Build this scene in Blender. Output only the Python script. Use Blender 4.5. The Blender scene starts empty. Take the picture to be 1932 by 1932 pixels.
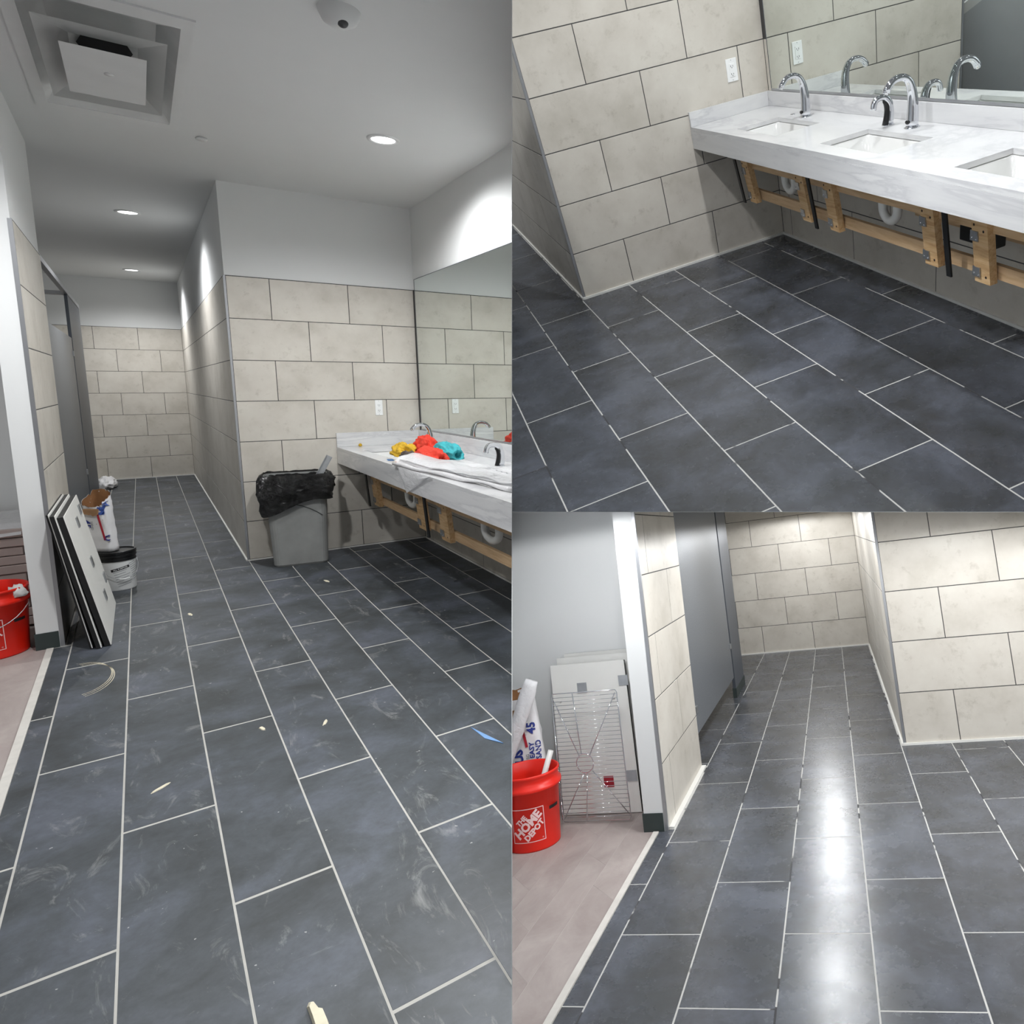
import bpy, bmesh, math, random
from mathutils import Matrix, Vector, noise
from mathutils.bvhtree import BVHTree
random.seed(11)
scene = bpy.context.scene
COL = scene.collection

# ------------------------------------------------------------------ the three rooms and the camera
# Three photographs of one washroom hang together here, so the washroom is built three times, each time
# at full size and square; a room is placed as a rigid body (turned and moved, nothing else).
# rows of R: the camera's right, down and forward directions in the room's own axes; c: the camera's place
ROOMS = {
 1: dict(R=((0.784383, -0.620277, 0.000435), (-0.082484, -0.105000, -0.991046), (0.614768, 0.777323, -0.133523)), c=(-0.5434, -6.1566, 1.3491)),
 2: dict(R=((0.905646, -0.380940, -0.186255), (-0.364981, -0.476694, -0.799720), (0.215859, 0.792242, -0.570752)), c=(-0.8050, -4.5594, 1.5752)),
 3: dict(R=((0.973220, 0.198903, -0.115239), (-0.131427, 0.070154, -0.988840), (-0.188599, 0.977505, 0.094416)), c=(-0.2643, -4.4212, 1.3520)),
}
FOCAL, PX, PY, IMG = 1300.0, 1300.0, 900.0, 1932.0

def rmat(i):
    return Matrix([list(r) for r in ROOMS[i]['R']]).to_quaternion().to_matrix()
R1 = rmat(1); C1 = Vector(ROOMS[1]['c'])
def room_world(i):
    rot = R1.transposed() @ rmat(i)
    m = rot.to_4x4()
    m.translation = C1 - rot @ Vector(ROOMS[i]['c'])
    return m
WORLD = {i: room_world(i) for i in (1, 2, 3)}

cam_data = bpy.data.cameras.new('camera')
cam = bpy.data.objects.new('camera', cam_data)
COL.objects.link(cam)
scene.camera = cam
cam_data.sensor_width = 36.0
cam_data.sensor_fit = 'HORIZONTAL'
cam_data.lens = FOCAL / IMG * 36.0
cam_data.shift_x = (IMG / 2 - PX) / IMG
cam_data.shift_y = (PY - IMG / 2) / IMG
cam_data.clip_start = 0.05
cm = Matrix([[R1[0][k], -R1[1][k], -R1[2][k]] for k in range(3)]).to_4x4()
cm.translation = C1
cam.matrix_world = cm

# ------------------------------------------------------------------ light and exposure
vs = scene.view_settings
vs.view_transform = 'Standard'; vs.look = 'None'; vs.gamma = 1.0
vs.use_curve_mapping = False
vs.exposure = EXPOSURE = 0.0
world = bpy.data.worlds.new('world'); scene.world = world
world.use_nodes = True
world.node_tree.nodes['Background'].inputs[0].default_value = (0.93, 0.96, 1.0, 1)
world.node_tree.nodes['Background'].inputs[1].default_value = 0.20

def down_light(room, loc, watts, size=0.11, spot=150, name='down_spot', blend=0.8):
    l = bpy.data.lights.new(name, 'SPOT'); l.energy = watts; l.spot_size = math.radians(spot); l.spot_blend = blend
    l.shadow_soft_size = size / 2; l.color = (0.97, 0.985, 1.0)
    o = bpy.data.objects.new(name, l); COL.objects.link(o)
    o.matrix_world = WORLD[room] @ Matrix.Translation(loc)
    return o
H1 = 2.797
for p in ((0.72, -1.614, 92), (-0.5, 1.59, 120), (-0.5, 5.4, 125), (-0.5, -2.75, 125), (0.72, -4.3, 60), (-1.95, -2.7, 70)):  # the last one is made up, to brighten the hall and wall end
    down_light(1, (p[0], p[1], H1 - 0.03), p[2], spot=(152 if p[1] > 0 else 162), blend=(0.9 if p[1] > 0 else 0.55))
for p in ((0.90, -1.0, 78), (0.90, -2.7, 72), (-0.35, -1.7, 66), (-0.35, -3.1, 84), (-0.5, 2.2, 110)):
    down_light(2, (p[0], p[1], 2.75), p[2])
def slab_height(x, y):
    # height, in room 3, of the added low slab above it
    c = Vector(ROOMS[3]['c']); n = rmat(3).transposed() @ Vector((0, 1, -(966 - PY) / FOCAL))
    return c.z - ((x - c.x) * n.x + (y - c.y) * n.y) / n.z
ROOM3_LAMPS_AND_FILL = [(-0.58, 0.08, 44), (-0.58, 1.55, 42), (-0.58, 2.9, 38), (0.55, -1.0, 42), (1.5, -1.1, 42), (0.7, -2.4, 45), (-0.6, -1.4, 40), (-1.48, -1.5, 24), (-1.35, -2.3, 26), (-0.4, -3.4, 30)]  # corridor lamps follow the floor glare; the others are added fill
for p in ROOM3_LAMPS_AND_FILL:
    down_light(3, (p[0], p[1], slab_height(p[0], p[1]) - 0.02), p[2], 0.14, 178, blend=0.1)

# ------------------------------------------------------------------ materials
def lin(c):
    return tuple((x / 255 / 12.92) if x / 255 <= 0.04045 else ((x / 255 + 0.055) / 1.055) ** 2.4 for x in c) + (1.0,)
class Mat:
    def __init__(s, name, rough=0.5, metal=0.0, spec=0.5):
        s.m = bpy.data.materials.new(name); s.m.use_nodes = True
        s.nt = s.m.node_tree; s.b = s.nt.nodes['Principled BSDF']
        s.b.inputs['Roughness'].default_value = rough
        s.b.inputs['Metallic'].default_value = metal
        s.b.inputs['Specular IOR Level'].default_value = spec
        s.co = None
    def n(s, t, **k):
        x = s.nt.nodes.new(t)
        for a, v in k.items(): setattr(x, a, v)
        return x
    def l(s, a, b): s.nt.links.new(a, b)
    def coords(s, vary=True):
        if s.co is None:
            tc = s.n('ShaderNodeTexCoord')
            if vary:
                oi = s.n('ShaderNodeObjectInfo')
                mu = s.n('ShaderNodeMath', operation='MULTIPLY'); mu.inputs[1].default_value = 91.7
                s.l(oi.outputs['Random'], mu.inputs[0])
                ad = s.n('ShaderNodeVectorMath', operation='ADD')
                s.l(tc.outputs['Object'], ad.inputs[0]); s.l(mu.outputs[0], ad.inputs[1])
                s.co = ad.outputs[0]
            else: s.co = tc.outputs['Object']
        return s.co
    def noise(s, scale, detail=4.0, rough=0.55, stretch=None, dist=0.0):
        x = s.n('ShaderNodeTexNoise'); x.inputs['Scale'].default_value = scale
        x.inputs['Detail'].default_value = detail; x.inputs['Roughness'].default_value = rough
        x.inputs['Distortion'].default_value = dist
        co = s.coords()
        if stretch:
            mp = s.n('ShaderNodeMapping'); mp.inputs['Scale'].default_value = stretch
            s.l(co, mp.inputs[0]); co = mp.outputs[0]
        s.l(co, x.inputs['Vector'])
        return x.outputs['Fac']
    def ramp(s, fac, stops):
        r = s.n('ShaderNodeValToRGB'); s.l(fac, r.inputs[0])
        e = r.color_ramp.elements
        e[0].position, e[0].color = stops[0][0], stops[0][1]
        e[1].position, e[1].color = stops[-1][0], stops[-1][1]
        for p, c in stops[1:-1]:
            q = e.new(p); q.color = c
        return r.outputs[0]
    def mix(s, a, b, fac, mode='MIX'):
        x = s.n('ShaderNodeMix', data_type='RGBA', blend_type=mode)
        for sock, v in ((x.inputs[6], a), (x.inputs[7], b)):
            if hasattr(v, 'is_linked'): s.l(v, sock)
            else: sock.default_value = v
        if hasattr(fac, 'is_linked'): s.l(fac, x.inputs[0])
        else: x.inputs[0].default_value = fac
        return x.outputs[2]
    def base(s, v):
        if hasattr(v, 'is_linked'): s.l(v, s.b.inputs['Base Color'])
        else: s.b.inputs['Base Color'].default_value = v
        return s
    def rough(s, v):
        s.l(v, s.b.inputs['Roughness'])
    def bump(s, fac, strength=0.2, distance=0.002):
        x = s.n('ShaderNodeBump'); x.inputs['Strength'].default_value = strength; x.inputs['Distance'].default_value = distance
        s.l(fac, x.inputs['Height']); s.l(x.outputs[0], s.b.inputs['Normal'])
G = lambda v: (v, v, v, 1)
def plain(name, rgb, rough=0.5, metal=0.0, spec=0.5, var=0.06, scale=6.0):
    m = Mat(name, rough, metal, spec)
    c = lin(rgb)
    d = tuple(max(0, x * (1 - var)) for x in c[:3]) + (1,)
    l_ = tuple(min(1, x * (1 + var)) for x in c[:3]) + (1,)
    m.base(m.ramp(m.noise(scale), [(0.3, d), (0.7, l_)]))
    return m.m
MT = {}
# cream wall tile: soft clouds
m = Mat('cream_wall_tile', 0.42, 0, 0.4)
c1 = m.ramp(m.noise(3.2, 5, 0.6), [(0.32, lin((193, 187, 176))), (0.5, lin((206, 200, 190))), (0.68, lin((213, 208, 198)))])
c2 = m.ramp(m.noise(14, 8, 0.7), [(0.30, lin((176, 170, 160))), (0.44, lin((255, 255, 255)))])
m.base(m.mix(c1, c2, 0.28, 'MULTIPLY')); MT['wtile'] = m.m
def slate(name, dark, mid, light, rough, dust):
    m = Mat(name, rough, 0, 0.5)
    a = m.ramp(m.noise(3.4, 6, 0.62, dist=0.4), [(0.34, lin(dark)), (0.5, lin(mid)), (0.66, lin(light))])
    b = m.ramp(m.noise(38, 7, 0.7), [(0.32, G(0.62)), (0.62, G(1.0))])
    col = m.mix(a, b, 0.55, 'MULTIPLY')
    r = m.ramp(m.noise(9, 6, 0.65), [(0.3, G(rough - 0.02)), (0.7, G(rough + 0.03))])
    if dust > 0:
        # dried compound dust: wipe smears and small splashes with shapes of their own
        s1 = m.ramp(m.noise(7.0, 9, 0.74, (1.0, 0.45, 1.0), 1.6), [(0.57, G(0)), (0.76, G(dust))])
        s2 = m.ramp(m.noise(46, 3, 0.5), [(0.735, G(0)), (0.76, G(min(1, dust * 1.6)))])
        s3 = m.ramp(m.noise(24, 10, 0.8, (0.25, 1.0, 1.0), 0.6), [(0.62, G(0)), (0.80, G(dust * 0.8))])
        for f in (s1, s3, s2):
            col = m.mix(col, lin((172, 172, 170)), f)
    m.base(col); m.rough(r)
    if dust: m.bump(m.noise(60, 6, 0.7), 0.12, 0.001)
    return m.m
MT['slate_dusty'] = slate('dusty_slate_tile', (52, 56, 58), (68, 73, 78), (86, 91, 101), 0.50, 0.55)
MT['slate'] = slate('clean_slate_tile', (64, 66, 68), (76, 79, 85), (91, 95, 104), 0.265, 0.0)
MT['wgrout'] = plain('dark_wall_grout', (72, 71, 70), 0.9)
MT['fgrout'] = plain('light_floor_grout', (182, 180, 174), 0.9, scale=20)
# floor grout with gaps still to be filled
m = Mat('patchy_floor_grout', 0.9)
m.base(m.ramp(m.noise(5.0, 3, 0.5), [(0.385, lin((62, 62, 64))), (0.40, lin((192, 191, 187)))])); MT['fgrout_gap'] = m.m
MT['paint'] = plain('white_wall_paint', (226, 227, 226), 0.7, var=0.015, scale=1.5)
MT['ceil'] = plain('white_ceiling_paint', (222, 223, 222), 0.8, var=0.02, scale=1.2)
MT['caulk'] = plain('white_caulk', (232, 231, 226), 0.6, var=0.02)
MT['trim'] = plain('satin_aluminium_trim', (176, 177, 180), 0.38, 0.85, var=0.03)
MT['rubber'] = plain('dark_green_rubber_base', (48, 58, 57), 0.55)
m = Mat('grey_partition_laminate', 0.36)
m.base(m.ramp(m.noise(140, 3, 0.6), [(0.35, lin((94, 98, 103))), (0.65, lin((112, 116, 121)))])); MT['lam'] = m.m
MT['lam_light'] = plain('pale_grey_sheet', (186, 189, 193), 0.5, var=0.03)
MT['lam_dark'] = plain('dark_partition_edge', (74, 79, 87), 0.4, var=0.03)
MT['chrome'] = plain('polished_chrome', (222, 224, 228), 0.07, 1.0, var=0.01)
MT['steel'] = plain('galvanised_steel', (176, 178, 180), 0.35, 0.9, var=0.06, scale=30)
MT['black'] = plain('black_plastic', (16, 17, 19), 0.35)
MT['blacksteel'] = plain('black_painted_steel', (17, 18, 19), 0.5)
MT['porcelain'] = plain('white_porcelain', (218, 218, 216), 0.12, var=0.01)
MT['pvc'] = plain('white_pvc_pipe', (224, 224, 220), 0.3, var=0.02)
MT['plate'] = plain('white_plastic_plate', (243, 244, 243), 0.3, var=0.01)
MT['slot'] = plain('outlet_slot_grey', (70, 70, 70), 0.5)
MT['white_metal'] = plain('white_enamelled_metal', (220, 221, 220), 0.45, var=0.03)
# white stone with soft grey diagonal veins
m = Mat('white_veined_stone', 0.18)
w = m.noise(2.6, 8, 0.6, (1.0, 0.55, 5.0), 0.5)
v = m.ramp(w, [(0.36, lin((218, 218, 218))), (0.50, lin((211, 211, 212))), (0.55, lin((200, 200, 202))), (0.62, lin((220, 220, 220)))])
m.base(v); MT['stone'] = m.m
# pine
m = Mat('pale_pine_board', 0.6)
g = m.noise(6, 5, 0.6, (9.0, 1.0, 9.0), 0.8)
m.base(m.ramp(g, [(0.3, lin((178, 136, 92))), (0.5, lin((204, 168, 122))), (0.7, lin((218, 188, 146)))])); MT['pine'] = m.m
m = Mat('pale_plywood_rail', 0.6)
g = m.noise(5, 5, 0.6, (7.0, 1.0, 12.0), 0.6)
m.base(m.ramp(g, [(0.3, lin((192, 156, 116))), (0.6, lin((214, 182, 142)))])); MT['ply'] = m.m
MT['wood_hole'] = plain('dark_screw_hole', (40, 28, 20), 0.8)
# mirror: silver behind faintly green glass
m = Mat('silvered_mirror_glass', 0.0, 1.0); m.base((0.80, 0.845, 0.815, 1)); MT['mirror'] = m.m
m = Mat('lamp_lens'); m.base(G(0.9)); m.b.inputs['Emission Color'].default_value = (1, 1, 1, 1)
m.b.inputs['Emission Strength'].default_value = 7.0
MT['lens'] = m.m
MT['concrete'] = None
m = Mat('dusty_pinkish_plank', 0.62)
a = m.ramp(m.noise(5, 6, 0.65, (1, 0.6, 1), 0.5), [(0.3, lin((148, 136, 132))), (0.7, lin((174, 164, 159)))])
m.base(a); MT['plank'] = m.m
MT['plank_gap'] = plain('pale_plank_joint', (186, 178, 174), 0.8)
MT['strip'] = plain('plaster_smeared_edge_strip', (206, 202, 195), 0.7, var=0.08, scale=14)

# ------------------------------------------------------------------ geometry helpers
WRLD = {}          # object name -> world matrix set here
CUTS = {}
for i in (1, 2, 3):
    c = Vector(ROOMS[i]['c']); Rt = rmat(i).transposed()
    ku, kv = (966 - PX) / FOCAL, (966 - PY) / FOCAL
    left = Vector((1, 0, -ku)).normalized(); low = Vector((0, 1, -kv)).normalized()
    # the added divider between left and right rooms, and the added slab between the two right-hand rooms, bound each room
    ns = {1: [left], 2: [-left, low], 3: [-left, -low]}[i]
    CUTS[i] = [(c - 0.0008 * (Rt @ n), Rt @ n) for n in ns]

def project(room, p):
    q = rmat(room) @ (Vector(p) - Vector(ROOMS[room]['c']))
    if q.z < 0.05: return None
    return (PX + FOCAL * q.x / q.z, PY + FOCAL * q.y / q.z)

def bound(bm, room):
    """end the geometry at the dividing walls of its room; True if something is left"""
    for co, no in CUTS[room]:
        d = [(v.co - co).dot(no) for v in bm.verts]
        if not d or max(d) <= 1e-6: continue
        if min(d) >= -1e-6: return False
        r = bmesh.ops.bisect_plane(bm, geom=bm.verts[:] + bm.edges[:] + bm.faces[:], plane_co=co, plane_no=no, clear_outer=True)
        ed = [e for e in r['geom_cut'] if isinstance(e, bmesh.types.BMEdge) and e.is_valid and e.is_boundary]
        if ed:
            try: bmesh.ops.holes_fill(bm, edges=ed, sides=0)
            except Exception: pass
    return len(bm.faces) > 0

def put(ob, world, parent=None):
    if parent is not None:
        ob.parent = parent
        ob.matrix_parent_inverse = WRLD[parent.name].inverted()
    ob.matrix_basis = world
    WRLD[ob.name] = world

def tag(o, label=None, cat=None, group=None, kind=None):
    if label: o['label'] = label
    if cat: o['category'] = cat
    if group: o['group'] = group
    if kind: o['kind'] = kind
    return o

def obj(name, bm, mat, room, parent=None, smooth=False, cut=True, label=None, cat=None, group=None, kind=None, base=True):
    """one mesh object built in its room's coordinates; origin moved to the foot of the mesh"""
    if cut and not bound(bm, room):
        bm.free(); return None
    if not bm.verts:
        bm.free(); return None
    mn = Vector((min(v.co.x for v in bm.verts), min(v.co.y for v in bm.verts), min(v.co.z for v in bm.verts)))
    mx = Vector((max(v.co.x for v in bm.verts), max(v.co.y for v in bm.verts), max(v.co.z for v in bm.verts)))
    o3 = Vector(((mn.x + mx.x) / 2, (mn.y + mx.y) / 2, mn.z))
    bmesh.ops.translate(bm, verts=bm.verts[:], vec=-o3)
    me = bpy.data.meshes.new(name)
    for f in bm.faces: f.smooth = smooth
    bm.to_mesh(me); bm.free()
    for x in (mat if isinstance(mat, (list, tuple)) else [mat]):
        me.materials.append(MT[x] if isinstance(x, str) else x)
    ob = bpy.data.objects.new(name, me); COL.objects.link(ob)
    put(ob, WORLD[room] @ Matrix.Translation(o3), parent)
    tag(ob, label, cat, group, kind)
    return ob

def thing(name, room, loc, label, cat, group=None):
    e = bpy.data.objects.new(name, None); e.empty_display_size = 0.05; COL.objects.link(e)
    put(e, WORLD[room] @ Matrix.Translation(Vector(loc)))
    return tag(e, label, cat, group)

def box(bm, lo, hi, bev=0.0, mi=0):
    x0, y0, z0 = lo; x1, y1, z1 = hi
    vs_ = [bm.verts.new(p) for p in ((x0,y0,z0),(x1,y0,z0),(x1,y1,z0),(x0,y1,z0),(x0,y0,z1),(x1,y0,z1),(x1,y1,z1),(x0,y1,z1))]
    fs = [bm.faces.new([vs_[k] for k in q]) for q in ((3,2,1,0),(4,5,6,7),(0,1,5,4),(1,2,6,5),(2,3,7,6),(3,0,4,7))]
    for f in fs: f.material_index = mi
    if bev > 0:
        es = list({e for f in fs for e in f.edges})
        bmesh.ops.bevel(bm, geom=es, offset=bev, segments=2, affect='EDGES', profile=0.5)
    return bm
def boxes(*items):
    bm = bmesh.new()
    for it in items: box(bm, *it)
    return bm
def prism(bm, quad_lo, quad_hi):
    """hexahedron from two matching 4-point loops"""
    a = [bm.verts.new(p) for p in quad_lo]; b = [bm.verts.new(p) for p in quad_hi]
    n = len(a)
    bm.faces.new(a[::-1]); bm.faces.new(b)
    for k in range(n):
        bm.faces.new((a[k], a[(k+1) % n], b[(k+1) % n], b[k]))
    bmesh.ops.recalc_face_normals(bm, faces=bm.faces[:])
    return bm
def tube(bm, pts, r, seg=10, caps=True, ell=None):
    """round bar along a path; r may be a list; ell=(a,b) scales the cross section"""
    pts = [Vector(p) for p in pts]; rings = []
    rs = r if isinstance(r, (list, tuple)) else [r] * len(pts)
    up = Vector((0, 0, 1)); prev = None
    for k, p in enumerate(pts):
        t = (pts[min(k+1, len(pts)-1)] - pts[max(k-1, 0)]).normalized()
        if prev is None:
            s = t.cross(up)
            if s.length < 1e-3: s = t.cross(Vector((0, 1, 0)))
        else: s = prev - t * prev.dot(t)
        s.normalize(); prev = s; u = s.cross(t).normalized()
        ex, ey = ell if ell else (1, 1)
        rings.append([bm.verts.new(p + (s * math.cos(2*math.pi*j/seg) * ex + u * math.sin(2*math.pi*j/seg) * ey) * rs[k]) for j in range(seg)])
    for a, b in zip(rings, rings[1:]):
        for j in range(seg):
            bm.faces.new((a[j], a[(j+1) % seg], b[(j+1) % seg], b[j]))
    if caps:
        bm.faces.new(rings[0][::-1]); bm.faces.new(rings[-1])
    return bm
def lathe(bm, prof, c, seg=32, close=True):
    """turned shape about the vertical through c; prof = [(radius, height)]"""
    rings = []
    for r, h in prof:
        if r < 1e-6: rings.append([bm.verts.new((c[0], c[1], c[2] + h))])
        else: rings.append([bm.verts.new((c[0] + r*math.cos(2*math.pi*j/seg), c[1] + r*math.sin(2*math.pi*j/seg), c[2] + h)) for j in range(seg)])
    for a, b in zip(rings, rings[1:]):
        for j in range(seg):
            k = (j+1) % seg
            if len(a) == 1 and len(b) == 1: continue
            if len(a) == 1: bm.faces.new((a[0], b[k], b[j]))
            elif len(b) == 1: bm.faces.new((a[j], a[k], b[0]))
            else: bm.faces.new((a[j], a[k], b[k], b[j]))
    bmesh.ops.recalc_face_normals(bm, faces=bm.faces[:])
    return bm
def bez(p0, p1, p2, p3, n=12):
    P = [Vector(p) for p in (p0, p1, p2, p3)]; out = []
    for k in range(n + 1):
        t = k / n; s = 1 - t
        out.append(P[0]*s**3 + 3*P[1]*s*s*t + 3*P[2]*s*t*t + P[3]*t**3)
    return out

# ------------------------------------------------------------------ tiles
_tile_cache = {}
def tile_bm(w, h, t=0.004, ch=0.0009):
    bm = bmesh.new()
    a = [bm.verts.new((x, y, -t)) for x, y in ((-w/2,-h/2),(w/2,-h/2),(w/2,h/2),(-w/2,h/2))]
    b = [bm.verts.new((x, y, -ch)) for x, y in ((-w/2,-h/2),(w/2,-h/2),(w/2,h/2),(-w/2,h/2))]
    c = [bm.verts.new((x, y, 0)) for x, y in ((-w/2+ch,-h/2+ch),(w/2-ch,-h/2+ch),(w/2-ch,h/2-ch),(-w/2+ch,h/2-ch))]
    for p, q in ((a, b), (b, c)):
        for k in range(4): bm.faces.new((p[k], p[(k+1) % 4], q[(k+1) % 4], q[k]))
    bm.faces.new(c); bm.faces.new(a[::-1])
    return bm
def tile(room, parent, origin, ax, ay, w, h, mat, name='tile'):
    """a tile centred on origin, its face in the plane of ax, ay (room coordinates)"""
    if w < 0.012 or h < 0.012: return
    ax = Vector(ax); ay = Vector(ay); az = ax.cross(ay)
    L = Matrix((ax, ay, az)).transposed().to_4x4(); L.translation = Vector(origin)
    cs = [L @ Vector((sx*w/2, sy*h/2, 0)) for sx in (-1, 1) for sy in (-1, 1)]
    pr = [project(room, p) for p in cs]
    lim = {1: (-260, 966, -260, 2150), 2: (966, 2200, -260, 966), 3: (966, 2200, 966, 2150)}[room]
    if all(p is None for p in pr): return
    if not any(p is None for p in pr):
        if max(p[0] for p in pr) < lim[0] or min(p[0] for p in pr) > lim[1] or max(p[1] for p in pr) < lim[2] or min(p[1] for p in pr) > lim[3]: return
    crossing = any(max((p - co).dot(no) for p in cs) > -0.01 for co, no in CUTS[room])
    mname = mat
    if crossing:
        bm = tile_bm(w, h); bmesh.ops.transform(bm, matrix=L, verts=bm.verts[:])
        if not bound(bm, room): bm.free(); return
        bmesh.ops.transform(bm, matrix=L.inverted(), verts=bm.verts[:])
        me = bpy.data.meshes.new(name); bm.to_mesh(me); bm.free(); me.materials.append(MT[mat])
    else:
        key = (round(w, 3), round(h, 3), mat)
        if key not in _tile_cache:
            bm = tile_bm(w, h); me = bpy.data.meshes.new(name); bm.to_mesh(me); bm.free(); me.materials.append(MT[mat])
            _tile_cache[key] = me
        me = _tile_cache[key]
    o = bpy.data.objects.new(name, me); COL.objects.link(o)
    put(o, WORLD[room] @ L, parent)
def wall_tiles(room, parent, plane_pt, ax, u0, u1, rows, hrow, joints, g, mat='wtile', z1=None):
    """rows of tile on an upright wall; plane_pt + u*ax is the wall line on the floor; joints(row) lists joint places"""
    ax = Vector(ax)
    for r in range(rows[0], rows[1]):
        js = [u0] + sorted(j for j in joints(r) if u0 + 0.06 < j < u1 - 0.03) + [u1]
        lo, hi = r*hrow + g/2, (r+1)*hrow - g/2
        if r == 0: lo = 0.012
        for a, b in zip(js, js[1:]):
            a2 = a + (g/2 if a > u0 else 0.002); b2 = b - (g/2 if b < u1 else 0.002)
            o = Vector(plane_pt) + ax*((a2+b2)/2) + Vector((0, 0, (lo+hi)/2))
            tile(room, parent, o, ax, (0, 0, 1), b2-a2, hi-lo, mat)
def every(first, step, lo=-20.0, hi=20.0):
    k0 = math.floor((lo-first)/step)
    return [first + k*step for k in range(k0, int((hi-first)/step)+1)]

# ================================================================== THE SETTING
def S(o, label=None):
    if o is not None: tag(o, label, kind='structure')
    return o
def floor_tiles(room, parent, x0, w, c0, c1, FL, g, mat, strips, ymin, ymax_of, xlo_of=None, xhi_of=None, gy=None):
    gy = gy or g
    for s in strips:
        a, b = x0 + s*w + g/2, x0 + (s+1)*w - g/2
        if xlo_of and xlo_of(s) is not None: a = xlo_of(s)
        if xhi_of and xhi_of(s) is not None: b = xhi_of(s)
        if b - a < 0.012: continue
        c = c0 if s % 2 == 0 else c1
        top = ymax_of(s)
        js = [ymin] + [y for y in every(c, FL, ymin, top) if ymin + 0.01 < y < top - 0.01] + [top]
        for y0, y1 in zip(js, js[1:]):
            lo = y0 + (gy/2 if y0 > ymin else 0); hi = y1 - (gy/2 if y1 < top else 0.003)
            tile(room, parent, ((a+b)/2, (lo+hi)/2, 0), (1, 0, 0), (0, 1, 0), b-a, hi-lo, mat)
HROW = 0.305; TOP = 7*HROW

# ---------------------------------------------------------------- room 1 (left picture)
D, W, XL, Y1, Y2, H = 6.491, 1.342, -0.958, -1.45, -0.226, H1
XS = -1.0                                    # edge of the tiled floor
fl = S(obj('floor', boxes(((XS, -5.7, -0.08), (W+0.15, D+0.15, -0.0006)), ((-2.3, Y2, -0.08), (XS, D+0.15, -0.0006))), 'fgrout', 1),
       'dusty dark slate tile floor of the long left picture')
x0, w = -0.696, 0.2349
floor_tiles(1, fl, x0, w, -0.178, 0.408, 1.1355, 0.0050, 'slate_dusty', range(-1, 3), -5.6, lambda s: D, gy=0.0095)
floor_tiles(1, fl, x0, w, -0.178, 0.408, 1.1355, 0.0050, 'slate_dusty', range(3, 9), -5.6, lambda s: -0.001,
            xhi_of=lambda s: W - 0.004 if x0 + (s+1)*w > W else None, gy=0.0095)
floor_tiles(1, fl, x0, w, -0.178, 0.408, 1.1355, 0.0050, 'slate_dusty', [-2], -5.6, lambda s: Y1 - 0.01, xlo_of=lambda s: XS, gy=0.0095)
for y0, y1, xa in ((Y1, Y2, XL+0.006), (Y2, 2.0, XL), (2.0, 4.2, XL), (4.2, D, XL)):
    tile(1, fl, ((xa + x0 - w - 0.003)/2, (y0+y1)/2, 0), (1,0,0), (0,1,0), x0 - w - 0.003 - xa, y1-y0-0.006, 'slate_dusty')
S(obj('trim_1', boxes(((XS-0.028, -5.7, -0.02), (XS, Y1-0.012, 0.004))), 'strip', 1, cut=True), 'plaster smeared edge strip between hall floor and dark tile, left picture')
hall = S(obj('floor', boxes(((-3.4, -5.7, -0.08), (XS-0.028, 1.6, -0.001))), 'plank', 1), 'dusty pinkish hall floor at the left edge of the left picture')
ce = S(obj('ceiling', boxes(((-3.4, -5.7, H), (W+0.16, D+0.16, H+0.1))), 'ceil', 1), 'white painted ceiling of the left picture')
# stub wall on the left, white end, tiled flank
XE = -1.062
wl = S(obj('wall_left', boxes(((XE, Y1, 0), (XL-0.006, Y2, H))), 'paint', 1), 'stub wall with white end beside the leaning boards, left picture')
obj('grout_bed', boxes(((XL-0.006, Y1+0.012, 0), (XL-0.0009, Y2, TOP+0.003))), 'wgrout', 1, wl)
sj = {6: -1.39, 5: -0.888, 4: -1.394, 3: -0.70, 2: -1.25, 1: -0.75, 0: -1.3}
wall_tiles(1, wl, (XL, 0, 0), (0, 1, 0), Y1+0.016, Y2, (0, 7), HROW, lambda r: [sj[r]], 0.0050)
obj('corner_trim', boxes(((XL-0.016, Y1-0.0015, 0), (XL+0.0012, Y1+0.015, TOP))), 'trim', 1, wl)
S(obj('baseboard_left', boxes(((XE-0.006, Y1-0.006, 0), (XL-0.018, Y1, 0.085)), ((XE-0.006, Y1, 0), (XE, Y2, 0.085))), 'rubber', 1), 'dark rubber base at the foot of the stub wall, left picture')
S(obj('wall_hall', boxes(((-3.4, 1.45, 0), (-2.3, 1.6, H)), ((-2.3, Y2, 0), (XE-0.3, Y2+0.12, H)), ((XE-0.3, Y2, 0), (XE, Y2+0.05, H)))
      , 'paint', 1), 'pale hall wall at the far left edge of the left picture')
# far wall
wf = S(obj('wall_back', boxes(((-2.3, D+0.006, 0), (0.16, D+0.15, H))), 'paint', 1), 'far end wall of the corridor, left picture')
obj('grout_bed', boxes(((-2.3, D+0.0009, 0), (0.005, D+0.006, TOP+0.003))), 'wgrout', 1, wf)
wall_tiles(1, wf, (0, D, 0), (1, 0, 0), -2.2, 0.0, (0, 7), HROW, lambda r: every(-0.502 if r % 2 == 0 else -0.271, 0.4867), 0.0050)
obj('caulk_line', boxes(((-2.3, D-0.010, -0.001), (0.0, D+0.001, 0.011))), 'caulk', 1, wf)
# corridor right wall
wr = S(obj('wall_right', boxes(((0.006, 0.15, 0), (0.16, D+0.006, H)), ((0.006, 0.006, 0), (0.16, 0.15, H))), 'paint', 1), 'tiled right wall of the corridor running back, left picture')
obj('grout_bed', boxes(((0.0009, 0.010, 0), (0.006, D, TOP+0.003))), 'wgrout', 1, wr)
wall_tiles(1, wr, (0, 0, 0), (0, -1, 0), -D, -0.014, (0, 7), HROW, lambda r: [-y for y in every(0.22 if r % 2 == 0 else 0.80, 1.24)], 0.0050)
obj('caulk_line', boxes(((-0.010, 0.0, -0.001), (0.001, D, 0.011))), 'caulk', 1, wr)
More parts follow.
